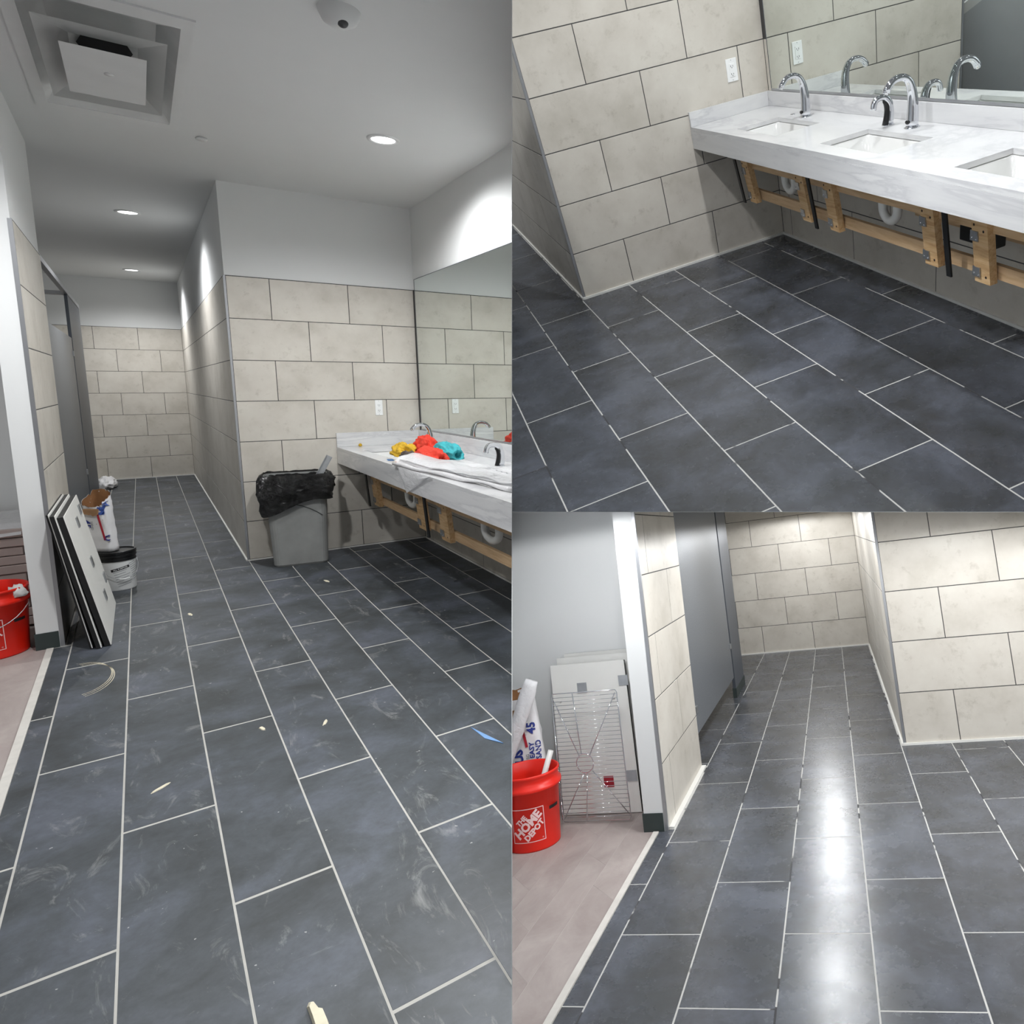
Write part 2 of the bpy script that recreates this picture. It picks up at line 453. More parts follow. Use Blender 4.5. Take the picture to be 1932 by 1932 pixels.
# facing wall beside the basins
wc = S(obj('wall_front', boxes(((0.161, 0.006, 0), (W+0.16, 0.15, H)), ((0.006, 0.0059, TOP+0.003), (0.161, 0.007, H))), 'paint', 1), 'tiled wall behind the waste bin with the outlet, left picture')
obj('grout_bed', boxes(((0.010, 0.0009, 0), (W+0.006, 0.006, TOP+0.003))), 'wgrout', 1, wc)
wall_tiles(1, wc, (0, 0, 0), (1, 0, 0), 0.014, W, (0, 7), HROW, lambda r: every(0.288 if r % 2 == 0 else 0.5336, 0.543), 0.0050)
obj('caulk_line', boxes(((0.0, -0.007, -0.001), (W, 0.001, 0.009))), 'caulk', 1, wc)
obj('corner_trim', boxes(((-0.0015, -0.0015, 0), (0.013, 0.013, TOP))), 'trim', 1, wc)
# basin wall
wv = S(obj('wall_vanity', boxes(((W+0.006, -5.7, 0), (W+0.16, 0.006, H))), 'paint', 1), 'wall behind mirror and basins, left picture')
obj('grout_bed', boxes(((W+0.0009, -5.7, 0), (W+0.006, 0.0, TOP+0.003))), 'wgrout', 1, wv)
wall_tiles(1, wv, (W, 0, 0), (0, -1, 0), 0.0, 5.6, (0, 3), HROW, lambda r: every(0.20 if r % 2 == 0 else 0.74, 1.13), 0.0050)
obj('caulk_line', boxes(((W-0.008, -5.7, -0.001), (W+0.001, 0.0, 0.010))), 'caulk', 1, wv)

# ---------------------------------------------------------------- room 2 (upper right picture)
W2, x0b, wb, FLb = 1.5537, -1.0457, 0.3438, 0.8428
HB = 2.75
f2 = S(obj('floor', boxes(((-2.6, -5.2, -0.08), (W2+0.15, 3.4, -0.0006))), 'fgrout_gap', 2), 'clean dark slate tile floor of the upper right picture')
floor_tiles(2, f2, x0b, wb, -0.2137, 0.2372, FLb, 0.0056, 'slate', range(-3, 3), -5.1, lambda s: 3.3)
floor_tiles(2, f2, x0b, wb, -0.2137, 0.2372, FLb, 0.0056, 'slate', range(3, 9), -5.1, lambda s: -0.001,
            xhi_of=lambda s: W2 - 0.004 if x0b + (s+1)*wb > W2 else None)
wr = S(obj('wall_right', boxes(((0.006, 0.006, 0), (0.16, 3.4, HB))), 'paint', 2), 'corridor flank of the tiled corner, upper right picture')
obj('grout_bed', boxes(((0.0009, 0.010, 0), (0.006, 3.4, TOP+0.003))), 'wgrout', 2, wr)
wall_tiles(2, wr, (0, 0, 0), (0, -1, 0), -3.3, -0.014, (0, 7), HROW, lambda r: [-y for y in every(0.16 if r % 2 == 0 else 0.60, 0.86)], 0.0054)
obj('caulk_line', boxes(((-0.012, -0.012, -0.001), (0.001, 3.4, 0.014))), 'caulk', 2, wr)
wc = S(obj('wall_front', boxes(((0.161, 0.006, 0), (W2+0.16, 0.15, HB))), 'paint', 2), 'cream tiled wall with outlet left of the basins, upper right picture')
obj('grout_bed', boxes(((0.010, 0.0009, 0), (W2+0.006, 0.006, TOP+0.003))), 'wgrout', 2, wc)
wall_tiles(2, wc, (0, 0, 0), (1, 0, 0), 0.014, W2, (0, 7), HROW, lambda r: every(0.369 if r % 2 == 0 else 0.71, 0.6576), 0.0054)
obj('caulk_line', boxes(((-0.012, -0.012, -0.001), (W2, 0.001, 0.014))), 'caulk', 2, wc)
obj('corner_trim', boxes(((-0.0015, -0.0015, 0), (0.014, 0.014, TOP))), 'trim', 2, wc)
wv = S(obj('wall_vanity', boxes(((W2+0.006, -5.2, 0), (W2+0.16, 0.006, HB))), 'paint', 2), 'wall behind the long mirror, upper right picture')
obj('grout_bed', boxes(((W2+0.0009, -5.2, 0), (W2+0.006, 0.0, TOP+0.003))), 'wgrout', 2, wv)
wall_tiles(2, wv, (W2, 0, 0), (0, -1, 0), 0.0, 5.1, (0, 4), HROW, lambda r: every(0.129 if r % 2 == 0 else 0.51, 0.7658), 0.0054)
obj('caulk_line', boxes(((W2-0.012, -5.2, -0.001), (W2+0.001, 0.0, 0.014))), 'caulk', 2, wv)

# ---------------------------------------------------------------- room 3 (lower right picture)
D3, x0c, wc_, FLc, XL3, Y13, Y23 = 3.603, -0.8853, 0.2897, 0.7315, -1.205, -1.1, -0.2023
XS3 = -1.249; HC = 2.4
f3 = S(obj('floor', boxes(((XS3, -4.4, -0.08), (2.6, D3+0.15, -0.0006)), ((-2.6, Y23, -0.08), (XS3, D3+0.15, -0.0006))), 'fgrout_gap', 3), 'clean dark slate tile floor of the lower right picture')
floor_tiles(3, f3, x0c, wc_, -0.1382, 0.2379, FLc, 0.0050, 'slate', range(-1, 3), -4.3, lambda s: D3)
floor_tiles(3, f3, x0c, wc_, -0.1382, 0.2379, FLc, 0.0048, 'slate', range(3, 12), -4.3, lambda s: -0.001)
floor_tiles(3, f3, x0c, wc_, -0.1382, 0.2379, FLc, 0.0048, 'slate', [-2], -4.3, lambda s: Y13 + 0.02, xlo_of=lambda s: XS3)
floor_tiles(3, f3, x0c, wc_, -0.1382, 0.2379, FLc, 0.0048, 'slate', [-2, -3, -4], Y23 + 0.01, lambda s: D3)
S(obj('trim_1', boxes(((XS3-0.026, -4.4, -0.02), (XS3, Y13-0.012, 0.005))), 'strip', 3), 'pale edge strip between plank floor and dark tile, lower right picture')
hf = S(obj('floor', boxes(((-3.6, -4.4, -0.08), (XS3-0.026, Y23+0.7, -0.0006))), 'plank_gap', 3), 'dusty pinkish plank floor in the lower right picture')
wl = S(obj('wall_left', boxes(((-1.318, Y13, 0), (XL3-0.006, Y23, HC))), 'paint', 3), 'stub wall with white end beside the wire rack, lower right picture')
obj('grout_bed', boxes(((XL3-0.006, Y13+0.012, 0), (XL3-0.0009, Y23, TOP+0.003))), 'wgrout', 3, wl)
sj3 = {0: -0.93, 1: -0.58, 2: -0.95, 3: -0.55, 4: -0.95, 5: -0.55, 6: -0.95}
wall_tiles(3, wl, (XL3, 0, 0), (0, 1, 0), Y13+0.016, Y23, (0, 7), HROW, lambda r: [sj3[r]], 0.0050)
obj('corner_trim', boxes(((XL3-0.015, Y13-0.0015, 0), (XL3+0.0012, Y13+0.015, TOP))), 'trim', 3, wl)
obj('caulk_line', boxes(((XL3-0.001, Y13+0.02, -0.001), (XL3+0.0265, Y23, 0.011))), 'caulk', 3, wl)
S(obj('baseboard_left', boxes(((-1.324, Y13-0.006, 0), (XL3-0.018, Y13, 0.085)), ((-1.324, Y13, 0), (-1.318, Y23, 0.085))), 'rubber', 3), 'dark rubber base at the foot of the stub wall, lower right picture')
S(obj('wall_hall', boxes(((-3.6, -0.62, 0), (-1.318, -0.5, HC))), 'paint', 3), 'plain white hall wall behind the leaning boards, lower right picture')
wf = S(obj('wall_back', boxes(((-2.6, D3+0.006, 0), (0.16, D3+0.15, HC))), 'paint', 3), 'far end wall of the corridor, lower right picture')
obj('grout_bed', boxes(((-2.6, D3+0.0009, 0), (0.005, D3+0.006, TOP+0.003))), 'wgrout', 3, wf)
wall_tiles(3, wf, (0, D3, 0), (1, 0, 0), -2.5, 0.0, (0, 7), HROW, lambda r: every(-0.598 if r % 2 == 0 else -0.295, 0.5736), 0.0050)
obj('caulk_line', boxes(((-2.6, D3-0.012, -0.001), (0.0, D3+0.001, 0.013))), 'caulk', 3, wf)
wr = S(obj('wall_right', boxes(((0.006, 0.006, 0), (0.16, D3+0.006, HC))), 'paint', 3), 'corridor flank of the tiled corner, lower right picture')
obj('grout_bed', boxes(((0.0009, 0.010, 0), (0.006, D3, TOP+0.003))), 'wgrout', 3, wr)
wall_tiles(3, wr, (0, 0, 0), (0, -1, 0), -D3, -0.014, (0, 7), HROW, lambda r: [-y for y in every(0.2 if r % 2 == 0 else 0.58, 0.75)], 0.0050)
obj('caulk_line', boxes(((-0.012, -0.012, -0.001), (0.001, D3, 0.013))), 'caulk', 3, wr)
wc = S(obj('wall_front', boxes(((0.161, 0.006, 0), (2.6, 0.15, HC))), 'paint', 3), 'broad cream tiled wall at the right of the lower right picture')
obj('grout_bed', boxes(((0.010, 0.0009, 0), (2.6, 0.006, TOP+0.003))), 'wgrout', 3, wc)
wall_tiles(3, wc, (0, 0, 0), (1, 0, 0), 0.014, 2.5, (0, 7), HROW, lambda r: every(0.3275 if r % 2 == 0 else 0.6807, 0.70), 0.0050)
obj('caulk_line', boxes(((-0.012, -0.012, -0.001), (2.5, 0.001, 0.013))), 'caulk', 3, wc)
obj('corner_trim', boxes(((-0.0015, -0.0015, 0), (0.014, 0.014, TOP))), 'trim', 3, wc)

# ---------------------------------------------------------------- added sheets that keep the light of the three rooms apart
def sheet(name, mat, pts, n, t, label):
    """a thin upright or level sheet; pts in camera axes (right, down, forward), n its thickness direction"""
    bm = bmesh.new(); Rt = R1.transposed()
    n = Vector(n).normalized()
    lo = [C1 + Rt @ (Vector(p) - n*t/2) for p in pts]; hi = [C1 + Rt @ (Vector(p) + n*t/2) for p in pts]
    prism(bm, lo, hi)
    return S(obj(name, bm, mat, 1, cut=False), label)
ku, kv = (966 - PX) / FOCAL, (966 - PY) / FOCAL
zn, zf = 1.55, 9.5
nl = Vector((1, 0, -ku)).normalized(); nd = Vector((0, 1, -kv)).normalized()
zf = 4.6
q = [(ku*zn, -1.50-0.136*zn, zn), (ku*zf, -1.50-0.136*zf, zf), (ku*zf, 1.9, zf), (ku*zn, 1.9, zn)]
sheet('added_divider', 'paint', [Vector(p) - nl*0.0003 for p in q], nl, 0.0006, 'added thin white divider between left and right pictures')  # added to shut in and bounce the left room's light
sheet('added_divider', 'lam_light', [Vector(p) + nl*0.0003 for p in q], nl, 0.0006, 'added thin grey divider at the left of the right-hand pictures')  # added, paled for weak light; reads as stall panel in the mirror
zf = 9.5
q = [(ku*zn, kv*zn, zn), (ku*zf, kv*zf, zf), (0.75*zf, kv*zf, zf), (0.75*zn, kv*zn, zn)]
sheet('ceiling', 'ceil', q, nd, 0.001, 'added low white slab above the lower right picture')  # added slab parting the light of two rooms, not the washroom's ceiling

# ================================================================== THE BASINS (left and upper right pictures)
def slab_with_holes(xs, ys, holes, z0, z1):
    """flat slab between grid lines with rectangular holes left out"""
    bm = bmesh.new()
    gx = sorted({xs[0], xs[1]} | {h[0] for h in holes} | {h[1] for h in holes})
    gy = sorted({ys[0], ys[1]} | {h[2] for h in holes} | {h[3] for h in holes})
    V = {}
    def v(x, y, z):
        k = (x, y, z)
        if k not in V: V[k] = bm.verts.new(k)
        return V[k]
    solid = {}
    for a, b in zip(gx, gx[1:]):
        for c, d in zip(gy, gy[1:]):
            mx_, my = (a+b)/2, (c+d)/2
            solid[(a, c)] = not any(h[0] < mx_ < h[1] and h[2] < my < h[3] for h in holes)
    for ia, (a, b) in enumerate(zip(gx, gx[1:])):
        for ic, (c, d) in enumerate(zip(gy, gy[1:])):
            if not solid[(a, c)]: continue
            bm.faces.new((v(a,c,z1), v(b,c,z1), v(b,d,z1), v(a,d,z1)))
            bm.faces.new((v(a,d,z0), v(b,d,z0), v(b,c,z0), v(a,c,z0)))
            nb = ((ia-1, ic, (a,d), (a,c)), (ia+1, ic, (b,c), (b,d)), (ia, ic-1, (a,c), (b,c)), (ia, ic+1, (b,d), (a,d)))
            for ja, jc, p, q in nb:
                out = not (0 <= ja < len(gx)-1 and 0 <= jc < len(gy)-1) or not solid[(gx[ja], gy[jc])]
                if out: bm.faces.new((v(p[0],p[1],z0), v(q[0],q[1],z0), v(q[0],q[1],z1), v(p[0],p[1],z1)))
    return bm
def rrect(x0, x1, y0, y1, r, n=4):
    pts = []
    for cx, cy, a0 in ((x1-r, y1-r, 0), (x0+r, y1-r, 90), (x0+r, y0+r, 180), (x1-r, y0+r, 270)):
        for k in range(n+1):
            a = math.radians(a0 + 90*k/n); pts.append((cx + r*math.cos(a), cy + r*math.sin(a)))
    return pts
def loft(bm, loops, cap_end=True, cap_start=False):
    rings = [[bm.verts.new(p) for p in l] for l in loops]
    n = len(rings[0])
    for a, b in zip(rings, rings[1:]):
        for k in range(n): bm.faces.new((a[k], a[(k+1) % n], b[(k+1) % n], b[k]))
    if cap_end: bm.faces.new(rings[-1][::-1])
    if cap_start: bm.faces.new(rings[0])
    bmesh.ops.recalc_face_normals(bm, faces=bm.faces[:])
    return bm
def sink(room, x0, x1, y0, y1, z, label):
    cx, cy = (x0+x1)/2, (y0+y1)/2
    t = thing('sink', room, (cx, cy, z-0.15), label, 'sink', 'undermount sinks')
    bm = bmesh.new(); L = []
    e = 0.006
    for d, zz, r in ((-0.02, -0.024, 0.03), (-e, -0.024, 0.03), (0.004, -0.03, 0.035), (0.014, -0.10, 0.045), (0.035, -0.135, 0.05), (0.09, -0.148, 0.03)):
        L.append([(x, y, z + zz) for x, y in rrect(x0+d, x1-d, y0+d, y1-d, r)])
    loft(bm, L)
    p = obj('basin', bm, 'porcelain', room, t, smooth=True)
    b2 = bmesh.new(); lathe(b2, [(0, -0.1465), (0.012, -0.1465), (0.022, -0.1445), (0.024, -0.1475)], (cx, cy, z), 16)
    obj('drain', b2, 'chrome', room, t, smooth=True)
    if p is None: bpy.data.objects.remove(t)
def faucet(room, x, y, z, k, label):
    t = thing('faucet', room, (x, y, z), label, 'faucet', 'chrome sensor faucets')
    P = bez((x, y, z), (x+0.012*k, y, z+0.12*k), (x+0.005*k, y, z+0.205*k), (x-0.062*k, y, z+0.205*k), 12)
    P += bez(P[-1], P[-1]+Vector((-0.035*k, 0, 0)), (x-0.115*k, y, z+0.19*k), (x-0.13*k, y, z+0.165*k), 6)[1:]
    n = len(P)
    rs = [k*(0.028 - 0.013*min(1, i/(n*0.55)) + 0.003*max(0, i/n-0.75)*4) for i in range(n)]
    bm = bmesh.new(); tube(bm, P, rs, 18, ell=(1.0, 0.95))
    o = obj('spout', bm, 'chrome', room, t, smooth=True)
    bm = bmesh.new(); lathe(bm, [(0, 0.0), (0.034*k, 0.0), (0.034*k, 0.004), (0.029*k, 0.007), (0, 0.007)], (x, y, z), 24)
    obj('base_ring', bm, 'chrome', room, t, smooth=True)
    bm = bmesh.new()
    bmesh.ops.create_uvsphere(bm, u_segments=16, v_segments=8, radius=1.0)
    bmesh.ops.transform(bm, matrix=Matrix.Translation((x-0.0255*k, y, z+0.026*k)) @ Matrix.Diagonal((0.004*k, 0.014*k, 0.0085*k, 1)), verts=bm.verts[:])
    obj('sensor_window', bm, 'black', room, t, smooth=True, label='small black oval sensor window')
    bm = bmesh.new(); e = P[-1]
    tube(bm, [e + Vector((0.004*k, 0, 0.006*k)), e + Vector((-0.004*k, 0, -0.006*k))], 0.0125*k, 14)
    obj('outlet_tip', bm, 'chrome', room, t, smooth=True)
    if o is None: bpy.data.objects.remove(t)
def soap(room, x, y, z, k, label):
    t = thing('soap_dispenser', room, (x, y, z), label, 'soap dispenser')
    P = bez((x, y, z), (x+0.022*k, y, z+0.07*k), (x+0.014*k, y, z+0.128*k), (x-0.038*k, y, z+0.128*k), 10)
    P += bez(P[-1], P[-1]+Vector((-0.04*k, 0, 0)), (x-0.078*k, y, z+0.105*k), (x-0.082*k, y, z+0.082*k), 8)[1:]
    n = len(P)
    rs = [k*(0.024 - 0.009*min(1, i/(n*0.5))) for i in range(n)]
    bm = bmesh.new(); tube(bm, P, rs, 16)
    obj('spout', bm, 'chrome', room, t, smooth=True)
    bm = bmesh.new()
    Q = bez((x-0.010*k, y, z+0.001), (x+0.008*k, y, z+0.06*k), (x+0.004*k, y, z+0.095*k), (x-0.022*k, y, z+0.110*k), 8)
    tube(bm, Q, [0.0205*k, 0.0195*k, 0.0185*k, 0.0175*k, 0.0165*k, 0.016*k, 0.0145*k, 0.012*k, 0.008*k], 14)
    obj('sensor_panel', bm, 'black', room, t, smooth=True, label='glossy black inner face')
    bm = bmesh.new(); lathe(bm, [(0, 0), (0.030*k, 0), (0.030*k, 0.003), (0.024*k, 0.005), (0, 0.005)], (x, y, z), 20)
    obj('base_ring', bm, 'chrome', room, t, smooth=True)
def trap(room, x, y, z, k, wall, label, ky=1.0):
    t = thing('drain_trap', room, (x, y, z-0.02), label, 'drain pipe', 'white drain traps')
    r = 0.021*k; d = 0.085*ky
    P = [(x, y, z+0.19*k), (x, y, z+0.06*k)] + [(x, y - d/2 + d/2*math.cos(a), z+0.05*k - 0.055*k*math.sin(a)) for a in [math.pi*i/10 for i in range(11)]]
    P += [(x, y-d, z+0.085*k)]
    bm = bmesh.new(); tube(bm, P, r, 14); o = obj('trap_bend', bm, 'pvc', room, t, smooth=True)
    P2 = [(x, y-d, z+0.085*k), (x, y-d, z+0.115*k)] + bez((x, y-d, z+0.115*k), (x, y-d, z+0.15*k), (x+0.01, y-d, z+0.16*k), (x+0.05, y-d, z+0.16*k), 6)[1:] + [(wall, y-d, z+0.16*k)]
    bm = bmesh.new(); tube(bm, P2, r*0.9, 12); obj('waste_arm', bm, 'pvc', room, t, smooth=True)
    for (py, pz) in ((y, z+0.135*k), (y-d, z+0.095*k)):
        bm = bmesh.new(); lathe(bm, [(r, -0.014*k), (r*1.42, -0.012*k), (r*1.42, 0.010*k), (r*1.15, 0.016*k), (r, 0.016*k)], (x, py, pz), 12)
        obj('slip_nut', bm, 'pvc', room, t)
    if o is None:
        for c in list(t.children): bpy.data.objects.remove(c)
        bpy.data.objects.remove(t)
def clip_plate(room, parent, x, y, z, k=1.0):
    o = obj('metal_clip', boxes(((x-0.004, y-0.022*k, z-0.02), (x, y+0.022*k, z+0.02)), ((x-0.008, y-0.022*k, z+0.002), (x-0.004, y+0.006*k, z+0.02))), 'steel', room, parent)
    if o is None: return
    for dy, dz in ((-0.013, -0.012), (0.010, -0.006)):
        bm = bmesh.new(); bmesh.ops.create_icosphere(bm, subdivisions=1, radius=0.0042)
        bmesh.ops.translate(bm, verts=bm.verts[:], vec=(x-0.005, y+dy*k, z+dz))
        obj('screw', bm, 'chrome', room, o, smooth=True)
def post(room, parent, y, wy, xt, xb, zt, zb_, th, k=1.0, first=False):
    """a sloped pine post of the knee panel frame with its clips and screw holes"""
    bm = bmesh.new()
    prism(bm, [(xb, y-wy/2, zb_), (xb+th, y-wy/2, zb_), (xb+th, y+wy/2, zb_), (xb, y+wy/2, zb_)],
              [(xt, y-wy/2, zt), (xt+th, y-wy/2, zt), (xt+th, y+wy/2, zt), (xt, y+wy/2, zt)])
    o = obj('post', bm, 'pine', room, parent)
    if o is None: return
    f = lambda z: xb + (xt-xb)*(z-zb_)/(zt-zb_)
    for dz in (0.045, zt-zb_-0.10):
        z = zb_ + dz
        clip_plate(room, o_parent(o), f(z), y+wy*0.33, z, k)
    for dz, dy in ((0.03, -0.25), (zt-zb_-0.075, -0.25), (zt-zb_-0.055, 0.33)):
        z = zb_ + dz; bm = bmesh.new()
        bmesh.ops.create_circle(bm, cap_ends=True, radius=0.0055, segments=10)
        bmesh.ops.transform(bm, matrix=Matrix.Translation((f(z)-0.0008, y+wy*dy, z)) @ Matrix.Rotation(-math.pi/2, 4, 'Y'), verts=bm.verts[:])
        obj('screw_hole', bm, 'wood_hole', room, o)
def o_parent(o): return o.parent
def outlet(room, x0, x1, z0, z1, label):
    cx, cz, w, h = (x0+x1)/2, (z0+z1)/2, x1-x0, z1-z0
    t = thing('wall_outlet', room, (cx, 0, z0), label, 'outlet')
    obj('cover_plate', boxes(((x0, -0.0065, z0), (x1, -0.0005, z1), 0.0018)), 'plate', room, t)
    fc = obj('socket_face', boxes(((cx-w*0.24, -0.0095, cz-h*0.29), (cx+w*0.24, -0.006, cz+h*0.29), 0.001)), 'plate', room, t)
    for s in (-1, 1):
        for dx, hh in ((-0.10, 0.040), (0.10, 0.030)):
            obj('slot', boxes(((cx+w*dx-w*0.02, -0.0101, cz+s*h*0.17-h*hh), (cx+w*dx+w*0.02, -0.0094, cz+s*h*0.17+h*hh))), 'slot', room, fc)
        obj('ground_hole', boxes(((cx-w*0.035, -0.0101, cz+s*h*0.17-h*0.085), (cx+w*0.035, -0.0094, cz+s*h*0.17-h*0.055))), 'slot', room, fc)
        obj('reset_button', boxes(((cx-w*0.14, -0.0103, cz+s*h*0.02-h*0.013), (cx+w*0.14, -0.0094, cz+s*h*0.02+h*0.013))), 'plate', room, fc)
        bm = bmesh.new(); bmesh.ops.create_icosphere(bm, subdivisions=1, radius=0.003)
        bmesh.ops.translate(bm, verts=bm.verts[:], vec=(cx, -0.0065, cz+s*h*0.43))
        obj('screw', bm, 'steel', room, t, smooth=True)
    return t

def vanity(room, W, CF, zc, zs, zb, yend, holes, pic):
    t = thing('vanity_counter', room, ((CF+W)/2, yend/2, zs), 'long white veined stone counter with sinks, ' + pic, 'counter')
    obj('countertop', slab_with_holes((CF+0.001, W-0.003), (yend, -0.003), holes, zc-0.022, zc), 'stone', room, t)
    obj('apron', boxes(((CF, yend, zs), (CF+0.022, -0.003, zc-0.0225), 0.0)), 'stone', room, t)
    obj('backsplash', boxes(((W-0.019, yend, zc+0.0002), (W-0.0005, -0.003, zb), 0.0015)), 'stone', room, t)
    obj('side_splash', boxes(((CF+0.002, -0.019, zc+0.0002), (W-0.0195, -0.0005, zb), 0.0015)), 'stone', room, t)
def mirror(room, W, y0, y1, z0, z1, label):
    t = thing('mirror', room, (W, (y0+y1)/2, z0), label, 'mirror')
    obj('mirror_glass', boxes(((W-0.006, y1, z0+0.004), (W-0.0005, y0, z1))), 'mirror', room, t)
    obj('bottom_channel', boxes(((W-0.0085, y1, z0-0.002), (W-0.0062, y0, z0+0.010))), 'trim', room, t)
    obj('edge_channel', boxes(((W-0.0075, y0+0.0005, z0), (W-0.0005, y0+0.004, z1+0.003)), ((W-0.0075, y1, z1+0.0005), (W-0.0005, y0, z1+0.004))), 'lam_dark', room, t)

UR = 'upper right picture'; LP = 'left picture'; LR = 'lower right picture'
# ---------------------------------------------------------------- room 2
CF2, zc2, zs2, zb2 = 0.9695, 0.8474, 0.72, 0.9321
SK2 = [(1.07, 1.345, -0.955, -0.485), (1.07, 1.345, -1.885, -1.40), (1.07, 1.345, -2.83, -2.345)]
vanity(2, W2, CF2, zc2, zs2, zb2, -4.4, SK2, UR)
for s, lb in zip(SK2, ('white sink nearest the tiled wall, ', 'middle white sink beside the soap dispenser, ', 'white sink cut off by the right edge, ')):
    sink(2, *s, zc2, lb + UR)
faucet(2, 1.41, -0.695, zc2, 1.08, 'chrome faucet nearest the tiled wall, ' + UR)
faucet(2, 1.435, -1.62, zc2, 1.08, 'tall chrome faucet right of the soap dispenser, ' + UR)
soap(2, 1.435, -1.435, zc2, 1.0, 'short chrome soap dispenser with black inner face, ' + UR)
obj('hole_cover', lathe(bmesh.new(), [(0, 0), (0.016, 0), (0.015, 0.003), (0, 0.004)], (1.42, -0.53, zc2), 20), 'chrome', 2, smooth=True,
    label='flat chrome hole cover left of the first faucet, ' + UR, cat='cover')
mirror(2, W2, -0.055, -4.4, zb2+0.004, 2.2, 'long wall mirror above the basins, ' + UR)
outlet(2, 1.274, 1.347, 1.035, 1.162, 'white wall outlet on cream tile, ' + UR)
fr = thing('support_frame', 2, (1.15, -2.0, 0.38), 'pale pine knee frame under the stone counter, ' + UR, 'frame')
obj('top_rail', boxes(((1.155, -4.4, 0.60), (1.175, -0.34, 0.70))), 'ply', 2, fr)
obj('bottom_rail', boxes(((1.195, -4.4, 0.405), (1.215, -0.34, 0.462))), 'ply', 2, fr)
for y in (-0.40, -1.06, -1.345, -2.12, -2.43, -3.2):
    post(2, fr, y, 0.085, 1.118, 1.158, 0.685, 0.39, 0.036)
for y, lb in ((-0.325, 'black steel counter bracket nearest the tiled wall, '), (-1.205, 'black steel counter bracket between two pine posts, '), (-2.265, 'black steel counter bracket beside the control box, ')):
    bm = bmesh.new()
    prism(bm, [(1.128, y-0.014, 0.385), (1.137, y-0.014, 0.385), (1.137, y+0.014, 0.385), (1.128, y+0.014, 0.385)],
              [(1.086, y-0.014, 0.715), (1.095, y-0.014, 0.715), (1.095, y+0.014, 0.715), (1.086, y+0.014, 0.715)])
    box(bm, (1.086, y-0.014, 0.7105), (W2-0.004, y+0.014, 0.7195))
    obj('counter_bracket', bm, 'blacksteel', 2, label=lb + UR, cat='bracket', group='black counter brackets')
trap(2, 1.235, -0.70, 0.497, 1.05, W2, 'white drain trap nearest the tiled wall, ' + UR, 1.35)
trap(2, 1.235, -1.66, 0.497, 1.05, W2, 'white drain trap beneath the middle sink, ' + UR, 1.35)
obj('access_board', boxes(((W2-0.024, -2.30, 0.40), (W2-0.004, -1.52, 0.70))), 'ply', 2, label='brown plywood backing board behind the middle drain trap, ' + UR, cat='board')
cb = thing('control_box', 2, (1.40, -2.20, 0.42), 'black sensor control box with white sticker, ' + UR, 'box')
obj('case', boxes(((1.36, -2.27, 0.43), (1.42, -2.05, 0.60), 0.006)), 'black', 2, cb)
obj('sticker', boxes(((1.3588, -2.20, 0.495), (1.3601, -2.13, 0.545))), 'plate', 2, cb)
bm = bmesh.new(); tube(bm, [(1.39, -2.20, 0.43), (1.40, -2.20, 0.36), (1.44, -2.205, 0.30)], 0.003, 6); obj('cable', bm, 'black', 2, cb)

# ---------------------------------------------------------------- room 1
CF1, zc1, zs1, zb1 = 0.672, 0.8414, 0.7104, 0.9558
SK1 = [(0.78, 1.085, -1.28, -0.40), (0.78, 1.085, -2.90, -2.03)]
vanity(1, W, CF1, zc1, zs1, zb1, -4.6, SK1, LP)
sink(1, *SK1[0], zc1, 'white sink behind the heap of rags, ' + LP)
sink(1, *SK1[1], zc1, 'white sink partly covered by clear plastic bags, ' + LP)
faucet(1, 1.165, -0.80, zc1, 1.0, 'chrome faucet rising behind the rags, ' + LP)
soap(1, 1.185, -2.06, zc1, 1.05, 'chrome soap dispenser with black inner face, ' + LP)
mirror(1, W, -0.06, -4.6, zb1+0.003, 2.215, 'large wall mirror at the right edge, ' + LP)
outlet(1, 0.985, 1.043, 1.09, 1.217, 'white wall outlet on cream tile, ' + LP)
fr = thing('support_frame', 1, (0.87, -1.8, 0.38), 'pale pine knee frame under the stone counter, ' + LP, 'frame')
obj('top_rail', boxes(((0.875, -4.6, 0.585), (0.895, -0.26, 0.69))), 'ply', 1, fr)
obj('bottom_rail', boxes(((0.895, -4.6, 0.40), (0.915, -0.26, 0.455))), 'ply', 1, fr)
for y in (-0.36, -1.50, -1.95, -3.1):
    post(1, fr, y, 0.15, 0.842, 0.868, 0.675, 0.385, 0.032, 1.6)
for y, lb in ((-0.24, 'black steel counter bracket nearest the waste bin, '), (-1.70, 'black steel counter bracket between two pine posts, ')):
    bm = bmesh.new()
    prism(bm, [(0.838, y-0.02, 0.37), (0.847, y-0.02, 0.37), (0.847, y+0.02, 0.37), (0.838, y+0.02, 0.37)],
              [(0.812, y-0.02, 0.705), (0.821, y-0.02, 0.705), (0.821, y+0.02, 0.705), (0.812, y+0.02, 0.705)])
    box(bm, (0.812, y-0.02, 0.7005), (W-0.004, y+0.02, 0.7095))
    obj('counter_bracket', bm, 'blacksteel', 1, label=lb + LP, cat='bracket', group='black counter brackets')
trap(1, 0.93, -0.98, 0.49, 1.05, W, 'white drain trap nearest the waste bin, ' + LP, 2.4)
trap(1, 0.93, -2.42, 0.49, 1.05, W, 'white drain trap at the right edge under the counter, ' + LP, 2.4)
obj('access_board', boxes(((W-0.024, -3.2, 0.40), (W-0.004, -1.9, 0.69))), 'ply', 1, label='brown plywood backing board behind the drain trap, ' + LP, cat='board')

